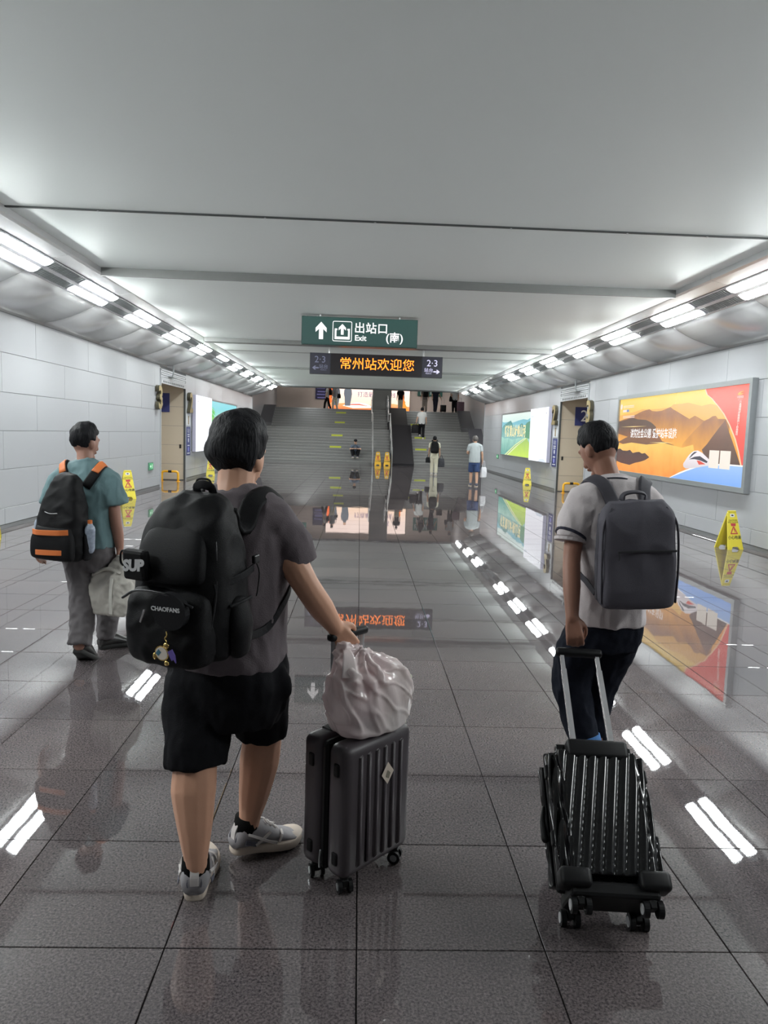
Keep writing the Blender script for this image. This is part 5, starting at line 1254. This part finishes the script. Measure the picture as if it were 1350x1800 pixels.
# ---- pale cloth bag in the third man's hand
M_BAGC = mat('pale_cloth', srgb(186, 182, 174), .75, var=.06, scale=6, bump=.15, bscale=200)
T = thing('cloth_bag', 'crumpled off-white cloth bag carried low by the teal-shirted man', 'bag', (-1.665, 5.04, .335), -radians(20))
b = new(); loft(b, [(0, 0, 0, .155, .10, 4), (0, 0, .02, .168, .112, 4.5), (0, 0, .14, .170, .115, 4), (0, 0, .23, .160, .105, 3.5), (.01, 0, .275, .13, .08, 3), (.03, 0, .31, .08, .05, 2.2), (.045, .01, .36, .04, .03, 2), (.045, .02, .40, .028, .024, 2)], 40, 4)
me = fuse(b, .008, 2); displace(me, lambda co, n: fold_fn(.011, 8, 3, (1.2, 1.2, .7))(co, n)*smooth01(co.z/.12)+fold_fn(.004, 22, 6)(co, n)); obj('bag_body', me, M_BAGC, T)
b = new(); sweep(b, [(.07, -.118, .02), (.074, -.124, .15), (.068, -.105, .26)], [(0, -1, 0), (0, -1, 0), (0, -.9, .4)], .024, .006, 4); obj('seam_tape', b, mat('pale_tape', srgb(214, 212, 204), .7), T)
b = new(); sweep(b, [(-.10, -.09, .27), (0, -.06, .315), (.10, -.05, .29)], [(0, -.5, 1)]*3, .03, .01, 4); obj('flap', b, M_BAGC, T, smooth=True)

# ---- dark grey ribbed cabin suitcase of the first man
M_CASE = mat('graphite_shell', srgb(70, 64, 68), .42, var=.05, scale=8, bump=.06, bscale=500, spec=.4)
M_CASEB = mat('case_rubber', (.007, .007, .008), .5, spec=.25)
def rib_shell(bm, w, d0, d1, z0, z1, r, rib, nrib, front, pitch=0.0, slant=0.0):
    """half shell: rounded box with raised ribs on its broad face (front = -1 faces -Y)"""
    t = new(); box(t, -w/2, w/2, d0, d1, z0, z1)
    bmesh.ops.bevel(t, geom=t.edges[:], offset=r, segments=4, affect='EDGES', profile=.5); add(bm, t); t.free()
def caster(t, x, y, r=.024, yaw=0.0, h=.048, m=None):
    """twin-wheel swivel caster hanging from z = h+r"""
    M = Matrix.Translation((x, y, 0)) @ Matrix.Rotation(yaw, 4, 'Z')
    b = new(); cyl(b, (0, 0, r*2+.012), (0, 0, 1), .017, .03, 12, M, .020); rbox(b, -.012, .012, -.020, .018, r*.9, r*2+.004, .004, 1, M); c = obj('caster_fork', b, M_CASEB, t)
    for s in (-1, 1):
        b = new(); cyl(b, (s*.019, -.006, r), (1, 0, 0), r, .014, 20, M); wl = obj('wheel', b, M_CASEB, c)
        b = new(); cyl(b, (s*.0265, -.006, r), (1, 0, 0), r*.55, .003, 14, M); obj('hub', b, m or M_ALU, c)
    return c
CX, CY = .028, 2.605; CYAW = math.atan2(.20, .21)   # broad face runs along (.69,.72)
T = thing('suitcase', 'small graphite ribbed suitcase with a diamond sticker beside the man in shorts', 'suitcase', (CX, CY, 0), math.atan2(.21, .20))
Wd, Dp, Z0, Z1 = .355, .225, .062, .545
for nm, y0, y1 in (('front_shell', -Dp/2, -.014), ('back_shell', .014, Dp/2)):
    b = new(); rib_shell(b, Wd, y0, y1, Z0, Z1, .034 if nm == 'front_shell' else .032, 0, 0, 1); sh = obj(nm, b, M_CASE, T, smooth=False)
    for q in sh.data.polygons: q.use_smooth = True
    sgn = -1 if nm == 'front_shell' else 1; fy = -Dp/2 if sgn < 0 else Dp/2
    for k in range(6):
        x = -Wd/2+.072+k*.0425
        b = new(); t_ = new(); box(t_, x-.0125, x+.0125, fy-.006, fy+.006, Z0+.035, Z1-.04); bmesh.ops.bevel(t_, geom=[e for e in t_.edges], offset=.0055, segments=2, affect='EDGES'); add(b, t_); t_.free()
        obj('rib', b, M_CASE, sh, smooth=True)
    for z in (Z0+.075, Z1-.085):
        b = new(); rbox(b, -Wd/2-.007, -Wd/2+.006, (y0+y1)/2-.016, (y0+y1)/2+.010, z-.024, z+.024, .006, 2); obj('side_bumper', b, M_CASEB, sh)
b = new(); rbox(b, -Wd/2+.003, Wd/2-.003, -.015, .015, Z0+.003, Z1-.003, .02, 3); obj('zip_band', b, M_CASEB, T)
b = new(); tube(b, [(-Wd/2-.001, .004, .14), (-Wd/2-.006, .004, .11), (-Wd/2-.005, .004, .08)], .004, 6, 2); obj('zip_pull', b, M_ALU, T, smooth=True)
for x in (-1, 1):
    for y in (-1, 1): caster(T, x*(Wd/2-.045), y*(Dp/2-.04), yaw=.5*x)
b = new(); rbox(b, -.10, .10, .045, .095, Z1-.004, Z1+.004, .003, 1); obj('handle_plate', b, M_CASEB, T)
for x in (-.075, .075):
    b = new(); cyl(b, (x, .07, Z1+.165), (0, 0, 1), .009, .33, 12); obj('trolley_tube', b, M_ALU, T, smooth=False)
b = new(); rbox(b, -.098, .098, .052, .088, .868, .898, .012, 3); obj('grip', b, M_CASEB, T, smooth=True)
M_STKR = mat('cream_sticker', srgb(214, 200, 186), .5)
FM = plane_frame((.030, -Dp/2-.0075, .40), (1, 0, 0), (0, 0, 1))
poly('diamond_sticker', [(0, -.042), (.033, 0), (0, .042), (-.033, 0)], M_STKR, T, FM, .0, 0)
poly('sticker_print', [(-.012, -.012), (.006, -.022), (.014, -.002), (-.002, .012)], mat('sticker_grey', srgb(130, 124, 110), .6), T, FM, .001, 0)

# ---- plastic carrier bag standing on the suitcase
def film(name, col, tr):
    m = bpy.data.materials.new(name); m.use_nodes = True; N = m.node_tree.nodes; L = m.node_tree.links; b = N['Principled BSDF']
    tc = N.new('ShaderNodeTexCoord'); nz = N.new('ShaderNodeTexNoise'); nz.inputs['Scale'].default_value = 6; L.new(tc.outputs['Object'], nz.inputs['Vector'])
    mx = N.new('ShaderNodeMix'); mx.data_type = 'RGBA'; mx.inputs['A'].default_value = (*col[0], 1); mx.inputs['B'].default_value = (*col[1], 1)
    L.new(nz.outputs['Fac'], mx.inputs['Factor']); L.new(mx.outputs['Result'], b.inputs['Base Color'])
    b.inputs['Roughness'].default_value = .14; b.inputs['Specular IOR Level'].default_value = .8
    mp = N.new('ShaderNodeMapping'); mp.inputs['Rotation'].default_value = (.3, .5, .4); mp.inputs['Scale'].default_value = (15, 15, 4); L.new(tc.outputs['Object'], mp.inputs['Vector'])
    n2 = N.new('ShaderNodeTexNoise'); n2.inputs['Scale'].default_value = 1.0; n2.inputs['Detail'].default_value = 3; L.new(mp.outputs[0], n2.inputs['Vector'])
    bp = N.new('ShaderNodeBump'); bp.inputs['Strength'].default_value = .35; bp.inputs['Distance'].default_value = .02; L.new(n2.outputs['Fac'], bp.inputs['Height']); L.new(bp.outputs[0], b.inputs['Normal'])
    t1 = N.new('ShaderNodeBsdfTranslucent'); L.new(mx.outputs['Result'], t1.inputs['Color']); t2 = N.new('ShaderNodeBsdfTransparent')
    a = N.new('ShaderNodeMixShader'); a.inputs[0].default_value = .22; L.new(b.outputs[0], a.inputs[1]); L.new(t1.outputs[0], a.inputs[2])
    c = N.new('ShaderNodeMixShader'); c.inputs[0].default_value = tr; L.new(a.outputs[0], c.inputs[1]); L.new(t2.outputs[0], c.inputs[2])
    L.new(c.outputs[0], N['Material Output'].inputs[0]); return m
M_FILM = film('white_plastic_film', (srgb(246, 222, 224), srgb(253, 250, 248)), .12)
T = thing('carrier_bag', 'translucent white plastic carrier bag standing on the graphite suitcase', 'bag', (.062, 2.595, Z1+.003), radians(38)); T.scale = (1.06, 1.06, 1.0)
b = new(); loft(b, [(0, 0, 0, .105, .075, 3), (0, 0, .012, .135, .090, 3), (0, 0, .09, .155, .100, 2.6), (0, .0, .17, .152, .100, 2.4), (-.01, .01, .225, .125, .085, 2.2), (-.035, .03, .262, .085, .06, 2), (-.07, .05, .30, .035, .028, 2), (-.078, .055, .322, .026, .022, 2)], 48, 5)
me = fuse(b, .005, 1)
def bagfold(co, n):
    a = math.atan2(co.y-.02, co.x+.03); up = smooth01((co.z-.10)/.16)
    return .007*sin(a*11+co.z*14+2*noise.noise(co*9))*(.25+up)*(1-.7*smooth01((co.z-.28)/.04))+fold_fn(.005, 6, 4, (1, 1, .7))(co, n)*smooth01(co.z/.05)
displace(me, bagfold)
def crease(co, n):
    q = Vector((co.x*9+co.z*6, co.y*9, co.z*5)); a = abs(noise.noise(q)); c = abs(noise.noise(q*1.7+Vector((5, 2, 1))))
    return (.010*max(0, 1-a*6)+.006*max(0, 1-c*6))*smooth01(co.z/.03)-.003
displace(me, crease); obj('bag_film', me, M_FILM, T)
b = new(); rbox(b, -.035, .120, -.062, .06, .02, .205, .008, 2, Matrix.Rotation(.12, 4, 'Y')); obj('paper_parcel', b, mat('parcel_paper', srgb(222, 222, 206), .6), T)
b = new(); ball(b, (-.055, -.03, .07), (.06, .05, .055), 16); obj('round_parcel', b, mat('parcel_grey', srgb(120, 118, 134), .6), T, smooth=True)
b = new(); rbox(b, -.11, -.02, -.05, .05, .10, .23, .01, 2); obj('red_parcel', b, mat('parcel_red', srgb(176, 60, 60), .6), T)
for q in ([(-.075, .05, .30), (-.10, -.005, .29), (-.12, -.045, .225)], [(-.075, .05, .30), (-.02, .01, .275), (.05, -.045, .225)], [(-.075, .05, .30), (-.03, .075, .28), (.04, .085, .23)]):
    b = new(); sweep(b, q, [(-.3, -.6, .7)]*3, [.02, .035, .06], .004, 5); obj('bag_handle', b, M_FILM, T, smooth=True)

# ---- tilted black glossy suitcase pulled by the second man
M_GLOSS = mat('gloss_black_shell', (.004, .004, .005), .13, var=.1, spec=.45, coat=.0)
BC = Vector((.860, 2.262, .004)); H0 = Vector((.900, 2.86, .768)); hv = H0-BC; hd = Vector((hv.x, hv.y, 0)).normalized()
LT = math.sqrt(hv.length_squared-.168**2); phi = math.asin(hv.z/hv.length)-math.atan2(.168, LT)
ax = hd*cos(phi)+Vector((0, 0, sin(phi))); B0 = BC-(Vector((0, 0, cos(phi)))-hd*sin(phi))*.045
side_ = Vector((1, -.02, 0)); side_ = (side_-ax*side_.dot(ax)).normalized(); nrm_ = ax.cross(side_)
T = thing('suitcase', 'glossy black suitcase with diagonal ribs, tilted and pulled by the white polo man', 'suitcase', B0)
RM = Matrix(((side_.x, nrm_.x, ax.x, 0), (side_.y, nrm_.y, ax.y, 0), (side_.z, nrm_.z, ax.z, 0), (0, 0, 0, 1)))
T.matrix_basis = Matrix.Translation(B0) @ RM
UP = RM.inverted() @ Vector((0, 0, 1)); SY = 1 if UP.y > 0 else -1     # which local Y side faces the ceiling
Wd, Dp, Z0, Z1 = .345, .235, .075, .565
yc = SY*-.0
def yy(v): return SY*v
# rear edge wheels rest on the floor: the upper broad face sits at +SY
def fluted(sgn):
    # smooth diagonal flutes that wrap from the broad face round the sides
    def fn(co, n):
        ph = (co.x+(abs(co.y)-.19)*.6*(1 if co.x > 0 else -1)*abs(n.x)-(co.z-.3)*.20)/.0375
        r = abs(sin(pi*ph)); edge = smooth01((co.z-Z0-.012)/.03)*smooth01((Z1-.012-co.z)/.03)
        face = smooth01((abs(n.y)+abs(n.x)-.55)/.3)
        out = 1 if n.y*sgn*SY > -.5 else 0
        return (.011*(r**.7)-.007)*edge*face*out
    return fn
for nm, a0, a1 in (('rear_shell', .245, .135), ('front_shell', .12, .01)):
    b = new(); t_ = new(); box(t_, -Wd/2, Wd/2, min(yy(a0), yy(a1)), max(yy(a0), yy(a1)), Z0, Z1); bmesh.ops.recalc_face_normals(t_, faces=t_.faces[:])
    bmesh.ops.bevel(t_, geom=t_.edges[:], offset=.036, segments=5, affect='EDGES'); add(b, t_); t_.free()
    me = fuse(b, .0045, 2); displace(me, fluted(1 if nm == 'rear_shell' else -1)); sh = obj(nm, me, M_GLOSS, T)
b = new(); rbox(b, -Wd/2+.004, Wd/2-.004, min(yy(.118), yy(.137)), max(yy(.118), yy(.137)), Z0+.004, Z1-.004, .008, 2); obj('zip_band', b, M_CASEB, T)
b = new(); rbox(b, -.105, .115, min(yy(.19), yy(.252)), max(yy(.19), yy(.252)), Z1-.062, Z1+.008, .014, 3); obj('handle_bezel', b, M_CASEB, T, smooth=True)
b = new(); rbox(b, -Wd/2+.03, Wd/2-.03, min(yy(.06), yy(.236)), max(yy(.06), yy(.236)), Z0-.028, Z0+.02, .012, 2); obj('base_plate', b, M_CASEB, T)
for s in (-1, 1):
    b = new(); rbox(b, s*(Wd/2-.045)-.052, s*(Wd/2-.045)+.052, min(yy(.175), yy(.256)), max(yy(.175), yy(.256)), Z0-.004, Z0+.058, .016, 3); obj('corner_guard', b, M_CASEB, T, smooth=True)
    for z in (Z0+.16, Z1-.10):
        b = new(); rbox(b, s*(Wd/2+.004)-.006, s*(Wd/2+.004)+.006, min(yy(.17), yy(.20)), max(yy(.17), yy(.20)), z-.024, z+.024, .005, 2); obj('side_foot', b, M_CASEB, T)
M_HUBW = mat('hub_pale', (.55, .55, .56), .4)
for s in (-1, 1):
    for yv in (.045, .205):
        M = Matrix.Translation((s*(Wd/2-.058), yy(yv), .0))
        b = new(); cyl(b, (0, 0, .065), (0, 0, 1), .024, .04, 14, M); rbox(b, -.013, .013, -.022, .022, .022, .06, .004, 1, M); c = obj('caster_fork', b, M_CASEB, T)
        for q in (-1, 1):
            b = new(); cyl(b, (q*.023, 0, .027), (1, 0, 0), .027, .017, 22, M); obj('wheel', b, M_CASEB, c)
            b = new(); cyl(b, (q*.0325, 0, .027), (1, 0, 0), .017, .003, 16, M); obj('hub', b, M_HUBW, c)
for x in (-.072, .068):
    b = new(); box(b, x-.0095, x+.0095, min(yy(.205), yy(.221)), max(yy(.205), yy(.221)), Z1-.05, Z1+.31); obj('trolley_tube', b, M_CHROME, T)
    b = new(); box(b, x-.0075, x+.0075, min(yy(.207), yy(.219)), max(yy(.207), yy(.219)), Z1+.30, LT-.005); obj('inner_tube', b, M_CHROME, T)
b = new(); rbox(b, -.094, .090, min(yy(.196), yy(.230)), max(yy(.196), yy(.230)), LT-.018, LT+.014, .011, 3); obj('grip', b, M_CASEB, T, smooth=True)
b = new(); tube(b, [(-Wd/2-.012, yy(.125), .36), (-Wd/2-.02, yy(.125), .31), (-Wd/2-.018, yy(.13), .25)], [.006, .010, .014], 8, 3); obj('name_tag', b, M_CASEB, T, smooth=True)
# ================================================================== DISTANT TRAVELLERS
def small(label, loc, yaw, H=1.68, shirt=None, legs=None, shorts=False, shoes=None, stride=.12, arm_l=None, arm_r=None, tone=(196, 156, 132), hairm=None, vox=.014, lift=0.0, group=None, long_hair=False, wide=1.0, head_yaw=0, head_pitch=.1):
    """standing or walking figure; arm_*: (elbow, wrist) in metres for a 1.7 m body"""
    f = Fig(label, loc, yaw, tone, vox, group); k = H/1.7; S_ = lambda v: Vector(v)*k
    f.head(S_((0, .03, 1.555)), head_yaw, head_pitch, 0, k*1.0); f.neck(S_((0, .0, 1.40)), S_((0, .02, 1.50)), .055*k)
    loft(f.bm, [(0, 0, .80*k, .14*k, .10*k), (0, 0, 1.0*k, .135*k, .10*k), (0, 0, 1.25*k, .16*k, .10*k), (0, 0, 1.38*k, .11*k, .08*k), (0, 0, 1.44*k, .055*k, .055*k)], 18, 3)
    AR = {-1: arm_l or ((-.22, -.02, 1.12), (-.24, .05, .88)), 1: arm_r or ((.22, -.02, 1.12), (.24, .05, .88))}
    b = new()
    loft(b, [(0, 0, .80*k, .170*k*wide, .125*k*wide, 2.4), (0, 0, .95*k, .168*k*wide, .125*k*wide, 2.4), (0, 0, 1.2*k, .180*k, .125*k, 2.4), (0, 0, 1.34*k, .165*k, .105*k, 2.3), (0, 0, 1.41*k, .10*k, .08*k), (0, 0, 1.455*k, .06*k, .06*k)], 22, 3)
    tube(b, [S_((-.17, 0, 1.345)), S_((0, 0, 1.40)), S_((.17, 0, 1.345))], [.078*k, .075*k, .078*k], 12, 4)
    for s in (-1, 1):
        sh = S_((s*.165, 0, 1.355)); e, w = S_(AR[s][0]), S_(AR[s][1])
        limb(f.bm, [sh, (sh+e)/2, e, (e+w)/2, w], [.05*k, .045*k, .039*k, .038*k, .027*k], 10)
        d = (w-e).normalized(); hand(f.bm, w, d, Vector((-s, .2, 0)), 1 if s > 0 else -1, .6, k)
        tube(b, [sh, sh*.65+e*.35, sh*.25+e*.75], [.078*k, .072*k, .064*k], 12, 3, round_ends=False)
    t = new()
    loft(t, [(0, 0, .72*k, .15*k, .115*k, 2.3), (0, 0, .84*k, .165*k, .12*k, 2.3), (0, 0, .93*k, .15*k, .115*k, 2.3)], 20, 3)
    for s in (-1, 1):
        y = stride*(1 if s < 0 else -1); up = lift if s < 0 else 0
        hip = S_((s*.085, 0, .84)); kn = S_((s*.09, y*.55+.03+up*.6, .47+up*.75)); an = S_((s*.09, y-.02+up*.5, .085+up))
        limb(f.bm, [hip, (hip+kn)/2, kn, kn*.55+an*.45, an], [.08*k, .07*k, .053*k, .054*k, .037*k], 10)
        tube(f.bm, [an, an+Vector((0, .06, -.04))*k, an+Vector((0, .13, -.05))*k], [.03*k, .028*k, .022*k], 8, 2)
        if shorts: tube(t, [hip, (hip+kn)/2, kn+Vector((0, 0, .02))], [.105*k, .105*k, .098*k], 12, 3, round_ends=False)
        else: tube(t, [hip, (hip+kn)/2, kn, kn*.5+an*.5, an+Vector((0, 0, .01))], [.100*k, .092*k, .08*k, .074*k, .070*k], 12, 3, round_ends=False)
        shoe(f.t, 'shoe', an+Vector((0, -.05*k, -.085*k)), 0, 0, shoes or SH_W, SH_S, .27*k, detail=False, W=1.2)
    f.finish(3)
    f.garment('shirt', b, shirt, vox, 3, [fold_fn(.004, 8, 3, (1, 1, .5))]); f.garment('shorts' if shorts else 'trousers', t, legs, vox, 3, [fold_fn(.004, 8, 7, (1, 1, .5))])
    f.hair(hairm, vol=1.0, nape=-.05 if not long_hair else -.09, side=.01 if not long_hair else -.08, rough=.006, seed=len(label))
    return f
def day_pack(label, fig, z=.98, k=1.0, m=None):
    """small backpack on the back of a distant figure, with shoulder straps"""
    m = m or M_NYLON; t = thing('backpack', label, 'backpack', fig.world((0, -.125, z)), fig.t.rotation_euler.z)
    b = new(); pack_body(b, [(0, .10*k, .06*k, 0), (.03*k, .14*k, .09*k, 0), (.2*k, .15*k, .10*k, 0), (.36*k, .125*k, .075*k, 0), (.43*k, .07*k, .04*k, 0)], 20, 3); obj('main_compartment', fuse(b, .014, 2), m, t)
    b = new(); pack_body(b, [(.03*k, .10*k, .03*k, -.15*k), (.10*k, .115*k, .035*k, -.15*k), (.2*k, .09*k, .02*k, -.155*k)], 16, 2); obj('front_pocket', fuse(b, .014, 2), m, t)
    for s in (-1, 1):
        b = new(); sweep(b, [(s*.07, -.01, .36*k), (s*.095, .03, .44*k), (s*.10, .12, .47*k), (s*.10, .22, .40*k), (s*.12, .25, .22*k), (s*.16, .16, .08*k)], [(0, -1, .3), (0, -.3, 1), (0, 0, 1), (0, 1, .4), (0, 1, 0), (s, .4, 0)], .055, .012, 3); obj('shoulder_strap', b, m, t)
    return t
def hand_bag(label, loc, rz, w, d, h, m, name='hand_bag', handle=.16, paper=False):
    t = thing(name, label, 'bag', loc, rz)
    b = new(); loft(b, [(0, 0, 0, w*.46, d*.46, 4), (0, 0, .02, w*.5, d*.5, 4), (0, 0, h*.55, w*.5, d*.46, 3.5), (0, 0, h*.9, w*.44, d*.28, 3), (0, 0, h, w*.36, d*.16, 3)], 20, 3)
    me = fuse(b, .012, 2); displace(me, fold_fn(.005, 14, len(label), (1, 1, .6))); obj('bag_body', me, m, t)
    for s in (-1, 1):
        b = new(); tube(b, [(-w*.2, s*d*.14, h*.96), (-w*.10, s*.01, h+handle*.9), (w*.10, s*.01, h+handle*.9), (w*.2, s*d*.14, h*.96)], .008, 6, 4); obj('handle', b, m, t, smooth=True)
    return t
def upright_case(label, loc, rz, w, d, h, m, up=.35):
    t = thing('suitcase', label, 'suitcase', loc, rz)
    b = new(); rbox(b, -w/2, w/2, -d/2, d/2, .07, h, .03, 3); obj('shell', b, m, t, smooth=True)
    for kx in (-.28, 0, .28):
        b = new(); rbox(b, kx*w-.015, kx*w+.015, -d/2-.008, -d/2+.004, .12, h-.06, .006, 1); obj('rib', b, m, t)
    b = new(); tube(b, [(-.09, d*.3, h-.02), (-.09, d*.3, h+up), (.09, d*.3, h+up), (.09, d*.3, h-.02)], .012, 8, 1); obj('trolley_handle', b, M_ALU, t)
    for x in (-1, 1):
        for y in (-1, 1):
            b = new(); cyl(b, (x*(w/2-.05), y*(d/2-.04), .033), (1, 0, 0), .033, .03, 14); box(b, x*(w/2-.05)-.012, x*(w/2-.05)+.012, y*(d/2-.04)-.012, y*(d/2-.04)+.012, .033, .075); obj('wheel', b, M_CASEB, t)
    return t
C_LGREY = cloth('pale_grey_tee', srgb(172, 180, 182), .85); C_BLUESH = cloth('blue_shorts_cloth', srgb(56, 74, 112), .85)
C_CREAM = cloth('cream_cloth', srgb(212, 206, 186), .85); C_SLATE = cloth('slate_cloth', srgb(88, 98, 112), .85); C_BTR = cloth('black_trouser_cloth', (.012, .012, .014), .85)
C_WH2 = cloth('white_shirt_cloth', srgb(198, 200, 200), .85); C_DNAVY = cloth('dark_navy_cloth', (.018, .02, .035), .85)
# man in pale grey T-shirt
f = small('man in pale grey T-shirt and blue shorts walking away near the right wall', (3.77, 24.03, 0), radians(2), 1.66, C_LGREY, C_BLUESH, True, SH_D, .10,
          arm_l=((-.24, .02, 1.13), (-.16, .22, 1.08)), arm_r=((.24, -.01, 1.12), (.27, .03, .87)), hairm=M_HAIRG, vox=.010, wide=1.12)
hand_bag('white paper shopping bag in the right hand of the man in blue shorts', (4.09, 24.07, .30), .5, .22, .12, .34, mat('white_paper', srgb(214, 216, 220), .6), 'shopping_bag', .20)
# traveller in cream
f = small('traveller in cream top and cream trousers walking towards the right stair flight', (3.08, 30.27, 0), radians(4), 1.60, C_CREAM, C_CREAM, False, SH_W, .09, vox=.012)
day_pack('dark backpack on the traveller in cream', f, .90, 1.15)
hand_bag('small black bag in the left hand of the traveller in cream', f.world((-.25, .05, .50)), 0, .20, .14, .22, M_NYLON2, handle=.12)
hand_bag('dark carrier bag in the right hand of the traveller in cream', f.world((.29, .05, .34)), .3, .28, .20, .36, cloth('dark_mixed_cloth', (.05, .05, .06), .7, var=.6, scale=14), handle=.12)
# man climbing the right flight
f = small('man in white shirt and black trousers climbing the right stair flight', (3.42, step_y(8)+.16, step_z(8)), radians(3), 1.76, C_WH2, C_BTR, False, SH_W, .02, lift=.15,
          arm_l=((-.25, -.03, 1.13), (-.30, -.02, .90)), vox=.014)
hand_bag('large black holdall in the left hand of the man climbing the stairs', f.world((-.36, -.06, .34)), .2, .40, .22, .46, M_NYLON2, 'holdall', .10)
# seated person
z0 = step_z(1); ys = step_y(2)
f = Fig('person in slate top and black trousers sitting on the left stair flight, head bowed', (-.22, ys-.02, z0), pi, (196, 156, 132), .014)
f.head((0, .30, .86), 0, radians(48)); f.neck((0, .14, .73), (0, .24, .82), .055)
loft(f.bm, [(0, -.06, .20, .15, .11), (0, -.04, .35, .14, .10), (0, .03, .52, .15, .10), (0, .10, .66, .13, .08), (0, .14, .73, .06, .06)], 18, 3)
b = new(); loft(b, [(0, -.07, .17, .175, .13, 2.4), (0, -.05, .32, .17, .13, 2.4), (0, .02, .50, .185, .13, 2.4), (0, .09, .65, .16, .10, 2.3), (0, .13, .715, .09, .08)], 22, 3)
t = new(); loft(t, [(0, -.08, .16, .16, .14, 2.4), (0, -.07, .26, .17, .13, 2.4)], 20, 3)
for s in (-1, 1):
    sh = V(s*.17, .08, .64); e = V(s*.27, .30, .46); w = V(s*.09, .42, .50)
    limb(f.bm, [sh, (sh+e)/2, e, (e+w)/2, w], [.05, .045, .039, .038, .027], 10); hand(f.bm, w, (w-e), (0, .1, -1), s, .5)
    tube(b, [sh, sh*.6+e*.4, sh*.25+e*.75], [.08, .075, .066], 12, 3, round_ends=False)
    hip = V(s*.09, -.05, .24); kn = V(s*.19, .33, .44); an = V(s*.12, .36, .085)
    limb(f.bm, [hip, (hip+kn)/2, kn, (kn+an)/2, an], [.08, .07, .055, .052, .037], 10); tube(f.bm, [an, an+V(0, .06, -.04), an+V(0, .12, -.05)], [.03, .028, .022], 8, 2)
    tube(t, [hip, (hip+kn)/2, kn, (kn+an)/2, an+V(0, 0, .02)], [.10, .095, .085, .075, .07], 12, 3, round_ends=False)
    shoe(f.t, 'shoe', an+V(0, -.05, -.085), 0, 0, SH_D, SH_S, .27, detail=False, W=1.2)
f.finish(3); f.garment('shirt', b, C_SLATE, .014, 3, [fold_fn(.004, 8, 3)]); f.garment('trousers', t, C_BTR, .014, 3); f.hair(vol=1.0, nape=-.05, side=.01, seed=3)
# upper hall
Z = TOPZ
f = small('person in white shirt and black trousers walking left past the navy board upstairs', (-2.25, 50.0, Z), radians(-80), 1.68, C_WH2, C_BTR, False, SH_BLK, .20, vox=.02); day_pack('black backpack on the person walking left upstairs', f, .98, 1.05)
f = small('person in grey top with a black shoulder bag before the video wall', (-1.72, 49.4, Z), radians(-50), 1.70, cloth('mid_grey_cloth', srgb(140, 142, 148), .85), C_CREAM, False, SH_W, .12, vox=.02)
hand_bag('black shoulder bag on the grey-topped person before the video wall', f.world((.22, -.10, .78)), .4, .32, .14, .30, M_NYLON2, 'shoulder_bag', .30)
small('person in black vest and pale trousers standing before the golden tower picture', (2.62, 49.3, Z), radians(3), 1.66, C_BTR, C_CREAM, False, SH_W, .04, vox=.02, long_hair=True)
f = small('dark-haired person with a black backpack upstairs under the green board', (4.12, 47.9, Z), radians(-5), 1.66, cloth('taupe_cloth', srgb(120, 112, 110), .85), cloth('taupe_trouser', srgb(150, 140, 132), .85), False, SH_BLK, .05, vox=.02, long_hair=True); day_pack('black backpack on the long-haired person upstairs', f, .96, 1.1)
small('person in dark navy clothes striding upstairs beside a black suitcase', (4.82, 48.0, Z), radians(20), 1.74, C_DNAVY, C_DNAVY, False, SH_BLK, .20, vox=.02, arm_r=((.26, -.04, 1.12), (.36, -.06, .90)))
upright_case('black wheeled suitcase of the person in dark navy upstairs', (5.32, 47.9, Z), .3, .36, .24, .50, M_GLOSS, .42)
f = small('person in white shirt and black trousers upstairs next to a mauve suitcase', (6.02, 47.6, Z), radians(-10), 1.72, C_WH2, C_BTR, False, SH_BLK, .03, vox=.02)
hand_bag('black bag at the side of the person beside the mauve suitcase', f.world((-.27, 0, .72)), 1.2, .34, .16, .34, M_NYLON2, 'shoulder_bag', .28)
upright_case('tall mauve suitcase at the head of the right stair flight', (6.38, 47.5, Z), .1, .46, .28, .72, mat('mauve_shell', srgb(112, 86, 98), .4), .25)
